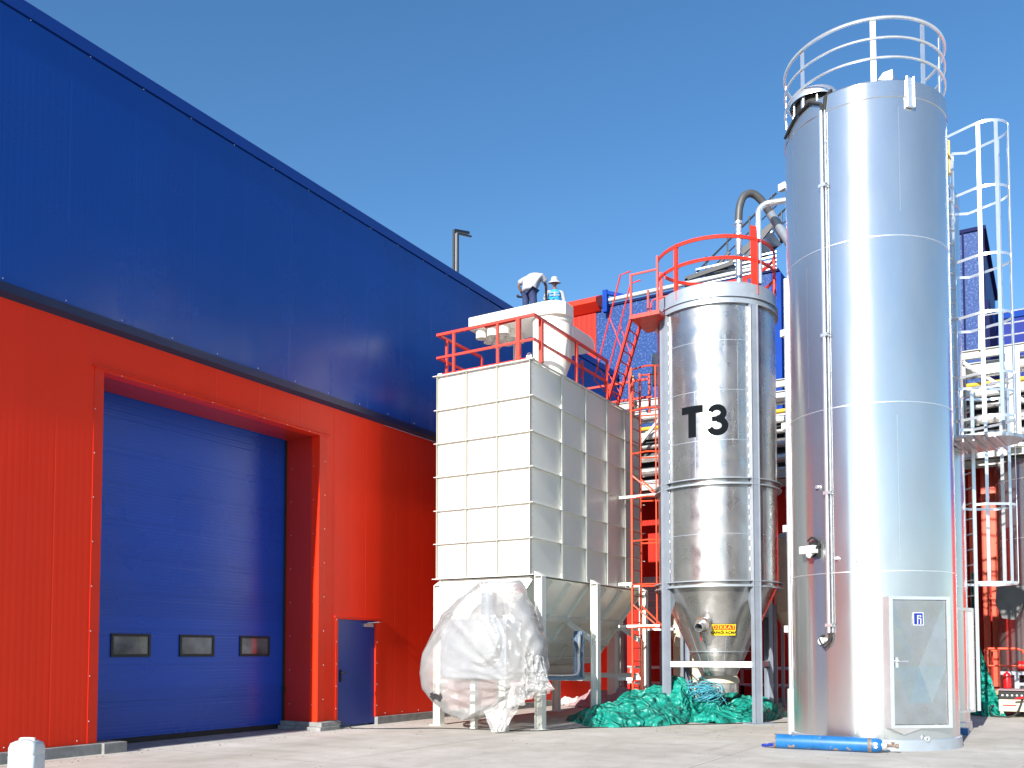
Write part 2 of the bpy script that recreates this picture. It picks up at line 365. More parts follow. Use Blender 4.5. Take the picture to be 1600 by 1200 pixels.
# ------------------------------------------------------------------ mesh helpers
class MB:
    def __init__(s):
        s.v = []; s.f = []; s.sm = []
    def add(s, vs, fs, smooth=False):
        o = len(s.v)
        s.v += [tuple(p) for p in vs]
        s.f += [tuple(i + o for i in f) for f in fs]
        s.sm += [smooth] * len(fs)
        return s
    def box(s, x0, x1, y0, y1, z0, z1):
        v = [(x, y, z) for z in (z0, z1) for y in (y0, y1) for x in (x0, x1)]
        return s.add(v, [(0, 2, 3, 1), (4, 5, 7, 6), (0, 1, 5, 4), (2, 6, 7, 3), (0, 4, 6, 2), (1, 3, 7, 5)])
    def beam(s, p, q, w, h, up=(0, 0, 1)):
        p = Vector(p); q = Vector(q); d = (q - p).normalized(); u = Vector(up)
        if abs(d.dot(u)) > 0.99: u = Vector((0, 1, 0))
        a = d.cross(u).normalized(); b = a.cross(d).normalized()
        v = []
        for c in (p, q):
            for sa, sb in ((-1, -1), (1, -1), (1, 1), (-1, 1)):
                v.append(c + a * (w / 2 * sa) + b * (h / 2 * sb))
        return s.add(v, [(3, 2, 1, 0), (4, 5, 6, 7), (0, 1, 5, 4), (1, 2, 6, 5), (2, 3, 7, 6), (3, 0, 4, 7)])
    def hbeam(s, p, q, w, d, t=0.012, up=(0, 0, 1), kind='H'):
        """H or channel section between p and q; flanges w wide, d deep (d along side axis a)"""
        p = Vector(p); q = Vector(q); dr = (q - p).normalized(); u = Vector(up)
        if abs(dr.dot(u)) > 0.99: u = Vector((0, 1, 0))
        a = dr.cross(u).normalized(); b = a.cross(dr).normalized()
        for sg in (-1, 1):
            o = a * ((d / 2 - t / 2) * sg)
            s.beam(p + o, q + o, t, w, b)
        o = Vector((0, 0, 0)) if kind == 'H' else b * (w / 2 - t)
        s.beam(p + o, q + o, d - 2 * t, t, b)
        return s
    def tube(s, pts, r, n=8, closed=False, smooth=True, flat=None):
        pts = [Vector(p) for p in pts]; N = len(pts); rings = []
        prev = None
        for i in range(N):
            if closed: t = pts[(i + 1) % N] - pts[i - 1]
            else: t = pts[min(i + 1, N - 1)] - pts[max(i - 1, 0)]
            t.normalize()
            if prev is None:
                u = Vector((0, 0, 1))
                if abs(t.dot(u)) > 0.9: u = Vector((0, 1, 0))
                a = t.cross(u).normalized()
            else:
                a = (prev - t * prev.dot(t)).normalized()
            prev = a; b = t.cross(a)
            rr = r[i] if isinstance(r, (list, tuple)) else r
            rings.append([pts[i] + a * math.cos(2 * PI * k / n) * rr + b * math.sin(2 * PI * k / n) * rr for k in range(n)])
        v = [p for rg in rings for p in rg]; f = []
        for i in range(N if closed else N - 1):
            j = (i + 1) % N
            for k in range(n):
                f.append((i * n + k, i * n + (k + 1) % n, j * n + (k + 1) % n, j * n + k))
        s.add(v, f, smooth)
        if not closed:
            s.add(rings[0], [tuple(range(n))[::-1]]); s.add(rings[-1], [tuple(range(n))])
        return s
    def lathe(s, prof, c=(0, 0, 0), n=48, a0=0, a1=360, smooth=True, axis=None):
        full = abs(a1 - a0) >= 359.9
        m = n if full else n + 1
        M = Matrix.Identity(3)
        if axis is not None: M = Vector(axis).to_track_quat('Z', 'Y').to_matrix()
        v = []
        for r, z in prof:
            for k in range(m):
                a = R(a0 + (a1 - a0) * k / n)
                v.append(Vector(c) + M @ Vector((r * math.cos(a), r * math.sin(a), z)))
        f = []
        for i in range(len(prof) - 1):
            for k in range(n):
                k2 = (k + 1) % m
                f.append((i * m + k, i * m + k2, (i + 1) * m + k2, (i + 1) * m + k))
        return s.add(v, f, smooth)
    def ring(s, c, r0, r1, z0, z1, n=64, a0=0, a1=360):
        full = abs(a1 - a0) >= 359.9
        s.lathe([(r1, z0), (r1, z1)], (c[0], c[1], 0), n, a0, a1)
        s.lathe([(r1, z1), (r0, z1)], (c[0], c[1], 0), n, a0, a1)
        s.lathe([(r0, z1), (r0, z0)], (c[0], c[1], 0), n, a0, a1)
        s.lathe([(r0, z0), (r1, z0)], (c[0], c[1], 0), n, a0, a1)
        return s
    def prism(s, poly, z0, z1, M=None):
        n = len(poly)
        v = [Vector((x, y, z)) for z in (z0, z1) for x, y in poly]
        if M is not None: v = [M @ p for p in v]
        f = [tuple(range(n))[::-1], tuple(range(n, 2 * n))]
        f += [(i, (i + 1) % n, n + (i + 1) % n, n + i) for i in range(n)]
        return s.add(v, f)
    def dome(s, p, r, d=(1, 0, 0)):
        return s.lathe([(r, 0), (r * 0.8, r * 0.5), (0.0001, r * 0.7)], p, 6, axis=d)
    def build(s, name, mt, parent=None, auto=30, bev=0):
        me = bpy.data.meshes.new(name)
        o0 = Vector((0, 0, 0))
        q = parent
        while q is not None:
            o0 = o0 + q.location; q = q.parent
        me.from_pydata([tuple(Vector(p) - o0) for p in s.v], [], s.f)
        me.polygons.foreach_set('use_smooth', s.sm)
        me.validate(); me.update()
        if any(s.sm): me.set_sharp_from_angle(angle=R(auto))
        me.materials.append(mt)
        ob = bpy.data.objects.new(name, me)
        COL.objects.link(ob)
        if parent is not None: ob.parent = parent
        if bev:
            b = ob.modifiers.new("bevel", 'BEVEL'); b.width = bev; b.segments = 2; b.limit_method = 'ANGLE'
        return ob

def tag(o, label=None, cat=None, group=None, kind=None):
    if label: o['label'] = label
    if cat: o['category'] = cat
    if group: o['group'] = group
    if kind: o['kind'] = kind
    return o
def thing(name, loc, label, cat, group=None):
    o = bpy.data.objects.new(name, None)
    o.empty_display_size = 0.2
    COL.objects.link(o); o.location = loc
    return tag(o, label, cat, group)
def arc(cx, cy, z, r, a0, a1, n=32):
    return [(cx + r * math.cos(R(a0 + (a1 - a0) * k / n)), cy + r * math.sin(R(a0 + (a1 - a0) * k / n)), z) for k in range(n + 1)]
def bez(ps, n=8):
    """smooth polyline through points (Catmull-Rom)"""
    ps = [Vector(p) for p in ps]; out = []
    for i in range(len(ps) - 1):
        a = ps[max(i - 1, 0)]; b = ps[i]; c = ps[i + 1]; d = ps[min(i + 2, len(ps) - 1)]
        for k in range(n):
            t = k / n
            out.append(0.5 * ((2 * b) + (c - a) * t + (2 * a - 5 * b + 4 * c - d) * t * t + (3 * b - a - 3 * c + d) * t ** 3))
    out.append(ps[-1]); return out
def text_mesh(txt, size, offs=0.0, ext=0.0):
    cu = bpy.data.curves.new("t", 'FONT'); cu.body = txt; cu.size = size; cu.offset = offs; cu.extrude = ext
    cu.align_x = 'CENTER'; cu.align_y = 'CENTER'; cu.resolution_u = 3
    ob = bpy.data.objects.new("t", cu); COL.objects.link(ob)
    dg = bpy.context.evaluated_depsgraph_get()
    me = bpy.data.meshes.new_from_object(ob.evaluated_get(dg))
    vs = [v.co.copy() for v in me.vertices]; fs = [tuple(p.vertices) for p in me.polygons]
    bpy.data.objects.remove(ob); bpy.data.meshes.remove(me); bpy.data.curves.remove(cu)
    return vs, fs

# ------------------------------------------------------------------ ground
g = MB(); S = 900
g.add([(-S, -S, 0), (S, -S, 0), (S, S, 0), (-S, S, 0)], [(0, 1, 2, 3)])
tag(g.build("ground", M_ground), kind='structure')

# ------------------------------------------------------------------ warehouse (left)
WX = -12.6
wh = thing("warehouse", (WX, 15, 0), "long warehouse with blue upper wall, red lower wall and large recessed blue door", "building")
OY0, OY1, OZ = 8.77, 13.58, 5.86
PY0, PY1, PZ = 14.17, 15.36, 2.21
m = MB()
m.box(WX - 0.2, WX, -12, OY0, 0.165, 6.5)
m.box(WX - 0.2, WX, OY0, OY1, OZ, 6.5)
m.box(WX - 0.2, WX, OY1, PY0, 0.165, 6.5)
m.box(WX - 0.2, WX, PY0, PY1, PZ, 6.5)
m.box(WX - 0.2, WX, PY1, 27.9, 0.165, 6.5)
m.build("lower_wall", M_red, wh)
m = MB()
m.box(WX - 0.2, WX + 0.03, -12, 27.9, 6.62, 10.66)
m.build("upper_wall", M_blue, wh)
m = MB()   # sloping drip flashing between the two, its underside shade painted navy
for y0, y1 in ((-12, 27.9),):
    m.add([(WX + 0.004, y0, 6.50), (WX + 0.004, y1, 6.50), (WX + 0.10, y1, 6.56), (WX + 0.10, y0, 6.56), (WX + 0.10, y1, 6.69), (WX + 0.10, y0, 6.69), (WX + 0.034, y1, 6.71), (WX + 0.034, y0, 6.71)],
          [(0, 1, 2, 3), (3, 2, 4, 5), (5, 4, 6, 7)])
m.build("drip_flashing", M_navy, wh)
rv = []
y = 6.2
while y < 20.6:
    rv += [((WX + 0.03, y, 6.76), (1, 0, 0)), ((WX + 0.045, y + 0.3, 10.655), (1, 0, 0))]
    y += 0.95
for z in [0.5 + 0.68 * k for k in range(8)]:
    rv += [((WX + 0.008, OY0 - 0.14, z), (1, 0, 0)), ((WX + 0.008, OY1 + 0.16, z + .1), (1, 0, 0)), ((WX - 0.75, OY1 - 0.0005, z), (0, -1, 0)), ((WX - 0.15, OY1 - 0.0005, z), (0, -1, 0))]
for y in [OY0 + 0.3 + 0.6 * k for k in range(8)]: rv.append(((WX + 0.02, y, OZ + 0.02), (1, 0, 0)))
for z in [0.4 + 0.45 * k for k in range(5)]: rv += [((WX + 0.008, PY1 + 0.05, z), (1, 0, 0)), ((WX + 0.008, PY0 - 0.05, z), (1, 0, 0))]
for y in [6.8 + 0.55 * k for k in range(4)] + [15.7 + 0.6 * k for k in range(5)]: rv.append(((WX + 0.0005, y, 0.22), (1, 0, 0)))
rmesh = {}
for pos, dr_ in rv:
    if dr_ not in rmesh:
        m = MB(); m.dome((0, 0, 0), 0.011, dr_); o = m.build("rivet", M_galv); rmesh[dr_] = o.data
    else:
        o = bpy.data.objects.new("rivet", rmesh[dr_]); COL.objects.link(o)
    o.parent = wh; o.location = Vector(pos) - wh.location

m = MB()
m.box(WX - 0.35, WX + 0.06, -12, 27.9, 10.68, 10.88)
m.build("parapet_cap", M_bluet, wh)
m = MB(); m.box(WX - 0.3, WX + 0.045, -12, 27.9, 10.881, 10.895)
m.build("cap_edge", mat("pale_blue_edge", (0.25, 0.36, 0.6), 0.3), wh)
m = MB(); m.box(-45, WX - 0.351, -12, 27.9, 10.4, 10.86)
m.build("roof", M_roof, wh)
m = MB(); m.box(-45, WX - 1.2, -12.0, -11.8, 0, 10.4); m.box(-45, -44.8, -11.8, 27.9, 0, 10.4)
m.build("rear_wall", M_bluet, wh)
# opening trim
m = MB()
m.box(WX + 0.001, WX + 0.008, OY0 - 0.16, OY0, 0.17, OZ)
m.box(WX + 0.001, WX + 0.008, OY1, OY1 + 0.2, 0.17, OZ)
m.box(WX + 0.001, WX + 0.02, OY0 - 0.16, OY1 + 0.24, OZ + 0.0, OZ + 0.045)
m.box(WX + 0.001, WX + 0.05, OY0 - 0.2, OY1 + 0.26, OZ + 0.045, OZ + 0.065)
m.box(WX + 0.001, WX + 0.035, PY0 - 0.12, PY1 + 0.12, PZ + 0.03, PZ + 0.06)
m.box(WX + 0.001, WX + 0.008, PY0 - 0.07, PY0, 0.17, PZ + 0.03)
m.box(WX + 0.001, WX + 0.008, PY1, PY1 + 0.07, 0.17, PZ + 0.03)
m.build("opening_trim", M_redt, wh)
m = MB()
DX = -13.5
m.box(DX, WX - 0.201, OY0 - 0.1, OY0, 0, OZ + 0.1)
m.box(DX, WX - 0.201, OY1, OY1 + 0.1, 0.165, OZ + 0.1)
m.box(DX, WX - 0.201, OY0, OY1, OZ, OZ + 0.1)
m.build("door_reveal", clad("red_reveal_shade", (0.50, 0.026, 0.013), 0, 0.1, 0.45, 0.4), wh)  # darker copy of the wall red, recess shade painted in
# sectional door
m = MB()
zs = [0.10 + 0.61 * k for k in range(11)]
for k in range(10):
    a, b = zs[k] + 0.0015, min(zs[k + 1] - 0.0015, 6.3)
    m.box(DX - 0.06, DX - 0.02, OY0 - 0.08, OY1 + 0.08, a, b)
door = m.build("sectional_door", M_door, wh)
m = MB(); m.box(DX - 0.058, DX - 0.03, OY0 - 0.08, OY1 + 0.08, 0.003, 6.2)
m.build("bottom_seal", M_rubber, door)
for y0, y1 in ((9.63, 10.40), (11.01, 11.79), (12.41, 13.18)):
    fr = MB()
    z0, z1 = 1.46, 1.85
    for bx in ((y0, y1, z0, z0 + 0.045), (y0, y1, z1 - 0.045, z1), (y0, y0 + 0.045, z0 + 0.045, z1 - 0.045), (y1 - 0.045, y1, z0 + 0.045, z1 - 0.045)):
        fr.box(DX - 0.021, DX + 0.005, bx[0], bx[1], bx[2], bx[3])
    f = fr.build("window", M_rubber, door)
    p = MB(); p.box(DX - 0.0195, DX - 0.010, y0 + 0.045, y1 - 0.045, z0 + 0.045, z1 - 0.045)
    # thing > part > sub-part: the pane is joined beside its frame
    p.build("window_pane", mat("grey_pane", (0.10, 0.11, 0.12), 0.08, 0, 0.5, 3.5, spec=0.8), door)
m = MB()
m.box(DX - 0.02, DX + 0.03, OY1 - 0.035, OY1 - 0.005, 0.06, OZ - 0.02)
m.box(DX - 0.02, DX + 0.05, OY1 - 0.05, OY1 - 0.005, 0.72, 0.85)
m.build("door_track", M_rubber, wh)
# personnel door
m = MB(); m.box(WX - 0.10, WX - 0.035, PY0 + 0.01, PY1 - 0.01, 0.04, PZ - 0.01)
pd = m.build("personnel_door", M_pdoor, wh)
m = MB()
m.box(WX - 0.036, WX - 0.006, PY0 + 0.1, PY0 + 0.14, 0.93, 1.18)
m.tube([(WX - 0.02, PY0 + 0.12, 1.12), (WX + 0.03, PY0 + 0.12, 1.12), (WX + 0.03, PY0 + 0.25, 1.12)], 0.011)
m.build("handle", M_rubber, pd)
m = MB()
m.box(WX - 0.036, WX + 0.02, PY1 - 0.38, PY1 - 0.09, PZ - 0.14, PZ - 0.07)
m.beam((WX + 0.02, PY1 - 0.3, PZ - 0.06), (WX + 0.10, PY1 + 0.0, PZ - 0.035), 0.02, 0.012)
m.beam((WX + 0.10, PY1, PZ - 0.035), (WX + 0.05, PY1 + 0.16, PZ - 0.03), 0.02, 0.012)
m.build("door_closer", M_galv, pd)
m = MB()
m.box(WX - 0.12, WX - 0.034, PY0 - 0.02, PY0 + 0.008, 0.0, PZ + 0.02); m.box(WX - 0.12, WX - 0.034, PY1 - 0.008, PY1 + 0.02, 0, PZ + 0.02)
m.box(WX - 0.12, WX - 0.034, PY0, PY1, PZ - 0.008, PZ + 0.02)
m.build("door_frame", M_pdoor, wh)
# concrete plinth
m = MB()
m.box(WX - 0.22, WX + 0.10, -12, OY0 + 0.02, -0.02, 0.16)
m.box(WX - 0.30, WX + 0.16, OY0 + 0.021, OY0 + 0.42, -0.02, 0.16)
m.box(DX - 0.02, WX + 0.22, OY1 - 0.14, OY1 + 0.42, -0.02, 0.075)
m.box(DX - 0.02, WX + 0.19, OY1 - 0.08, OY1 + 0.48, 0.075, 0.162)
m.box(WX - 0.22, WX + 0.06, PY1 + 0.02, 27.9, -0.02, 0.16)
m.box(DX, WX - 0.02, OY0 + .43, OY1 - .15, -0.02, 0.008)
m.build("plinth", M_conc, wh, bev=0.008)

# ------------------------------------------------------------------ roof lamp
lp = thing("lamp_post", (-14, 20.35, 10.86), "thin black lamp post with a short bent arm standing on the warehouse roof", "lamp")
m = MB(); m.box(-14.05, -13.98, 20.30, 20.37, 10.87, 13.10)
m.box(-13.96, -13.91, 20.36, 20.41, 10.87, 12.98)
m.build("pole", M_black, lp)
m = MB(); m.box(-13.975, -13.962, 20.35, 20.36, 10.9, 13.0); m.build("light_strip", M_pipew, lp)
m = MB(); m.beam((-14.01, 20.33, 13.08), (-13.95, 20.95, 13.24), 0.07, 0.07); m.beam((-13.93, 20.4, 13.0), (-13.87, 20.95, 13.12), 0.05, 0.04)
m.build("arm", M_black, lp)

# ------------------------------------------------------------------ rear building
rb = thing("rear_building", (-7, 28, 0), "tall rear factory block with red base and blue cladding with painted glints above", "building")
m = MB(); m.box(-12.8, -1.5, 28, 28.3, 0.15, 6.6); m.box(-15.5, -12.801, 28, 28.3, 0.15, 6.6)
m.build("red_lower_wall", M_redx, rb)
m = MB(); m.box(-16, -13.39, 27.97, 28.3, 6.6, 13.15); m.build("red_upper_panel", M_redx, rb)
m = MB(); m.prism([(27.55, 13.35), (27.55, 13.5), (28.0, 13.72), (28.6, 13.72), (28.6, 13.15), (27.9, 13.15)], -16, -13.2, Matrix(((0, 0, 1, 0), (1, 0, 0, 0), (0, 1, 0, 0), (0, 0, 0, 1))))
m.build("red_eaves", M_redt, rb)
m = MB(); m.box(-13.389, -7.42, 28, 28.3, 6.6, 13.25); m.build("blue_upper_wall", M_glint, rb)
m = MB(); m.box(-13.2, -7.2, 27.95, 28.4, 13.251, 13.33); m.build("roof_flashing", M_navyr, rb)
m = MB(); m.tube([(-13.0, 27.92, 13.44), (-7.6, 27.92, 13.44)], 0.075, 12); m.build("gutter_pipe", M_gut, rb)
m = MB(); m.box(-7.42, -7.12, 27.96, 36, 6.6, 13.2); m.build("corner_trim", M_bluer, rb)
m = MB(); m.box(-7.12, -3.3, 30.0, 30.3, 0, 12.4); m.build("recessed_wall", M_bluer, rb)
m = MB(); m.box(-3.3, -1.62, 28, 34, 6.6, 13.2); m.build("stair_tower", M_glint, rb)
m = MB(); m.box(-3.32, -1.52, 27.95, 34, 13.2, 13.3); m.box(-1.62, -1.48, 27.93, 34, 6.6, 11.2); m.box(-1.62, -1.56, 27.95, 28.0, 11.2, 13.2)
m.box(-2.12, -2.07, 27.96, 28.0, 6.7, 13.2)
m.build("tower_trim", M_navyr, rb)
m = MB(); m.box(-11.35, -11.1, 27.95, 28.02, 10.3, 11.35); m.build("window", M_navyd, rb)
m = MB(); m.box(-15.5, -1.4, 27.9, 28.35, 0, 0.15); m.build("plinth", M_conc, rb)
m = MB(); m.box(-16, -7.5, 28.3, 45, 12.9, 13.2); m.build("roof", M_roof, rb)
m = MB()
m.beam((-12.95, 27.8, 13.75), (-12.95, 27.8, 13.0), 0.16, 0.16); m.beam((-12.95, 27.8, 13.68), (-12.3, 28.1, 13.5), 0.12, 0.12)
m.build("roof_bracket", M_bluer, rb)
for x, wd in ((-2.32, 0.10), (-2.02, 0.12), (-1.70, 0.16), (-1.47, 0.2)):
    m = MB(); m.box(x - wd / 2, x + wd / 2, 27.72, 27.86, 0.16, 6.5)
    m.box(x - wd / 2 - .02, x + wd / 2 + .02, 27.70, 27.99, 2.95, 3.0); m.box(x - wd / 2 - .02, x + wd / 2 + .02, 27.70, 27.99, 1.55, 1.6)
    m.build("red_downpipe", M_orange, rb)
# violet hall far right
h = thing("far_hall", (4, 34, 0), "far violet-blue clad hall behind the pipe rack at right edge", "building")
m = MB(); m.box(-3.0, 9, 34.5, 50, 6.6, 12.7); m.build("upper_wall", M_hall, h)
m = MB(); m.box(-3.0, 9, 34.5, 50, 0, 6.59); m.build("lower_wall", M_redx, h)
m = MB(); m.box(-3.05, 9.05, 34.45, 50, 12.7, 12.95); m.build("roof_edge", M_bluer, h)

# black staircase on the rear roof
st = thing("roof_stair", (-8.5, 28.8, 13.2), "black steel stair with handrails on the rear roof above the T3 silo", "stair")
m = MB()
for k in range(9):
    x = -9.9 + 0.30 * k; z = 13.25 + 0.2 * k
    m.box(x, x + 0.34, 28.3, 29.4, z, z + 0.05)
m.build("stair_treads", M_galv, st)
for yy in (28.27, 29.43):
    m = MB(); m.beam((-10.1, yy, 13.1), (-7.3, yy, 14.95), 0.04, 0.2); m.build("stringer", M_black, st)
    m = MB()
    m.tube([(-10.3, yy, 13.35), (-9.9, yy, 13.9), (-7.3, yy, 15.85)], 0.03, 6); m.tube([(-9.9, yy, 13.55), (-7.3, yy, 15.45)], 0.02, 6)
    for k in range(4):
        x = -9.6 + 0.72 * k; z = 13.4 + 0.49 * k
        m.tube([(x, yy, z), (x, yy, z + 0.95)], 0.025, 6)
    m.build("handrail", M_black, st)
m = MB()
for k in range(6): m.beam((-9.9, 28.2, 13.3 + 0.13 * k), (-7.3, 28.2, 13.3 + 0.13 * k), 0.05, 0.05)
m.build("louvre_bars", M_galv, st)
m = MB(); m.beam((-10.2, 28.0, 13.62), (-8.6, 28.0, 13.82), 0.1, 0.14); m.beam((-10.15, 28.0, 13.3), (-10.15, 28.0, 13.62), 0.1, 0.1); m.build("support_beam", M_black, st)
m = MB(); m.beam((-9.9, 28.25, 13.3), (-8.8, 28.25, 14.3), .06, .08); m.beam((-9.0, 28.25, 13.25), (-7.4, 28.25, 14.9), .06, .12); m.build("brace", M_black, st)

# ------------------------------------------------------------------ pipe rack
pr = thing("pipe_rack", (-6, 26.3, 0), "horizontal steel pipe rack carrying many pipes in front of the rear building", "pipe rack")
for z, yy in ((9.12, 25.85), (6.55, 25.85)):
    m = MB(); m.hbeam((-12.3, yy, z), (1.5, yy, z), 0.12, 0.22, 0.02, up=(0, 1, 0)); m.build("chord_beam", M_rack, pr)
m = MB(); m.hbeam((-12.3, 27.0, 9.12), (1.5, 27.0, 9.12), 0.12, 0.2, 0.02, up=(0, 1, 0)); m.build("chord_beam", M_rack, pr)
m = MB(); m.hbeam((-12.3, 27.0, 6.5), (1.5, 27.0, 6.5), 0.12, 0.2, 0.02, up=(0, 1, 0)); m.build("chord_beam", M_rack, pr)
for x, z in ((-11.2, 7.3), (-10.4, 7.3), (-8.9, 7.3), (-5.0, 7.3), (-1.7, 7.3), (-0.2, 7.3)):
    m = MB(); m.box(x - .04, x + .04, 25.95, 26.75, z, z + 0.06); m.build("pipe_shoe", M_piped, pr)
for x in (-12.0, -9.9, -7.0, -4.0, -2.0, 0.6):
    m = MB(); m.hbeam((x, 25.85, 6.6), (x, 25.85, 9.05), 0.12, 0.12, 0.015); m.build("truss_post", M_rack, pr)
for xa, xb in ((-12.0, -9.9), (-9.9, -7), (-4, -2.0), (0.6, -2.0)):
    m = MB(); m.beam((xa, 25.8, 6.65), (xb, 25.8, 8.95), 0.08, 0.08); m.build("truss_diagonal", M_rack, pr)
m = MB(); m.box(-1.02, -0.72, 25.55, 25.8, 6.6, 9.0); m.build("end_plate", M_whitef, pr)
for x in (-11.6, -9.7):
    m = MB(); m.hbeam((x, 26.0, 0.0), (x, 26.0, 6.5), 0.28, 0.2, 0.02); m.build("rack_column", M_rack, pr)
pipes = [(8.78, 26.1, 0.10, M_pipew), (8.75, 26.5, 0.08, M_galv), (8.42, 26.2, 0.06, M_yel), (8.35, 26.6, 0.12, M_pipe), (8.15, 26.05, 0.11, M_pipew),
         (8.0, 26.6, 0.10, M_piped), (7.85, 26.25, 0.07, M_pipe), (7.6, 26.5, 0.13, M_piped), (7.45, 26.1, 0.10, M_pipe), (7.2, 26.45, 0.12, M_piped),
         (7.05, 26.12, 0.13, M_pipe), (6.8, 26.6, 0.10, M_pipew), (6.76, 26.2, 0.06, M_galv)]
for z, yy, r, mt in pipes:
    m = MB(); m.tube([(-12.2, yy, z), (-8, yy, z), (-3, yy, z), (1.4, yy, z)], r, 10); m.build("pipe", mt, pr)
m = MB(); m.box(-12.2, 1.4, 26.9, 26.95, 6.6, 8.6); m.build("shade_backing", M_piped, pr)  # added dark sheet, stands for the shade in the gaps between pipes
for yy in (25.75,):
    m = MB()
    for z in (9.45, 9.75, 10.05): m.tube([(-1.6, yy, z), (1.6, yy, z)], 0.02, 6)
    for x in (-1.6, -0.3, 1.0): m.tube([(x, yy, 9.2), (x, yy, 10.05)], 0.02, 6)
    m.build("rack_handrail", M_alu, pr)
for x, z0, z1 in ((-11.05, 8.0, 9.95),):
    m = MB(); m.beam((x, 25.6, z0), (x, 25.6, z1), 0.14, 0.1); m.build("timber_batten", M_wood, pr)

# ------------------------------------------------------------------ white filter bin (hopper)
hx0, hx1, hy0, hy1 = -11.36, -9.06, 15.9, 21.55
ZT, ZB = 7.45, 3.09
hb = thing("filter_bin", (-10.2, 18.7, 0), "large cream-white ribbed rectangular steel bin on legs with a V-shaped hopper below", "hopper")
m = MB(); m.box(hx0, hx1, hy0, hy1, ZB, ZT - 0.02); m.build("casing", M_white, hb)
rows = [ZT - 0.0, 6.71, 5.99, 5.27, 4.545, 3.835, ZB]
d = 0.07; t = 0.012
for k, z in enumerate(rows):
    dd = d + (0.02 if k in (0, 6) else 0)
    m = MB()
    m.box(hx0 - dd, hx1 + dd, hy0 - dd, hy0 - 0.001, z - t, z)
    m.box(hx0 - dd, hx1 + dd, hy1 + 0.001, hy1 + dd, z - t, z)
    m.box(hx1 + 0.001, hx1 + dd - 0.02, hy0 - 0.0005, hy1 + 0.0005, z - t, z)
    m.box(hx0 - dd, hx0 - 0.001, hy0 - 0.0005, hy1 + 0.0005, z - t, z)
    m.build("horizontal_rib", M_whitef, hb)
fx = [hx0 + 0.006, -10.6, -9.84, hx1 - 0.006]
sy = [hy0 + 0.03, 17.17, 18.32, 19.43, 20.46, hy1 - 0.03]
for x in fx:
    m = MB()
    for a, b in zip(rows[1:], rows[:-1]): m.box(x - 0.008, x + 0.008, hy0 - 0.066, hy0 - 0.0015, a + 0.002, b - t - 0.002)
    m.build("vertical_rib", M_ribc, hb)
for y in sy[1:-1]:
    m = MB()
    for a, b in zip(rows[1:], rows[:-1]):
        m.box(hx1 + 0.0015, hx1 + 0.046, y - 0.006, y + 0.006, a + 0.002, b - t - 0.002)
        m.box(hx1 + 0.046, hx1 + 0.052, y - 0.055, y + 0.03, a + 0.002, b - t - 0.002)
    m.build("vertical_rib", M_whitef, hb)
m = MB()
for k in range(30):
    z = 3.25 + 0.14 * k
    m.dome((hx0 + 0.05, hy0, z), 0.008, (0, -1, 0)); m.dome((hx1, hy0 + 0.05, z), 0.008, (1, 0, 0))
m.build("corner_bolts", M_rust, hb)
m = MB(); m.box(hx1 - 0.12, hx1 + 0.0, hy0 + 0.0, hy0 + 0.02, ZT + 0.001, ZT + 0.1); m.lathe([(0.05, -0.01), (0.05, 0.03)], (hx1 - 0.06, hy0 + 0.01, ZT + 0.1), 12, axis=(0, 1, 0))
m.box(hx0 - .02, hx0 + 0.08, hy0, hy0 + 0.02, ZT + .001, ZT + .07)
m.build("lifting_lug", M_whitef, hb)
# V trough: narrows in X, vertical end walls
zb = 1.25; xr_ = -10.47
m = MB()
A = [(hx0 + 0.02, ZB - 0.03), (hx1 - 0.02, ZB - 0.03), (xr_, zb), (hx0 + 0.02, zb)]
m.add([(x, y, z) for y in (hy0 + 0.02, hy1 - 0.02) for x, z in A], [(0, 3, 2, 1), (4, 5, 6, 7), (0, 1, 5, 4), (1, 2, 6, 5), (2, 3, 7, 6), (3, 0, 4, 7)])
m.build("hopper_trough", M_white, hb)
xm = -10.9
sl = Vector((xr_ - (hx1 - 0.02), 0, zb - (ZB - 0.03)))   # down the right slope
nrm = Vector((-sl.z, 0, sl.x)).normalized()
if nrm.x < 0: nrm = -nrm
def slope(u, y, off=0.0):
    p = Vector((hx1 - 0.02, y, ZB - 0.03)) + Vector((sl.x, 0, sl.z)) * u + nrm * off
    return p
for y in [hy0 + 0.07, 16.75, 17.65, 18.55, 19.45, 20.35, hy1 - 0.06]:
    m = MB(); m.beam(slope(0.02, y, 0.03), slope(0.98, y, 0.03), 0.07, 0.06, nrm); m.build("hopper_rib", M_whitef, hb)
for u in (0.42, 0.70, 0.92):
    m = MB(); m.beam(slope(u, hy0 + 0.05, 0.05), slope(u, hy1 - 0.05, 0.05), 0.10, 0.10 if u < .9 else .04, nrm); m.build("hopper_stiffener", M_whitef, hb)
m = MB(); m.tube([(xm, hy0 + 0.1, zb - 0.1), (xm, hy1 - 0.1, zb - 0.1)], 0.22, 16); m.build("screw_conveyor", M_whitef, hb)
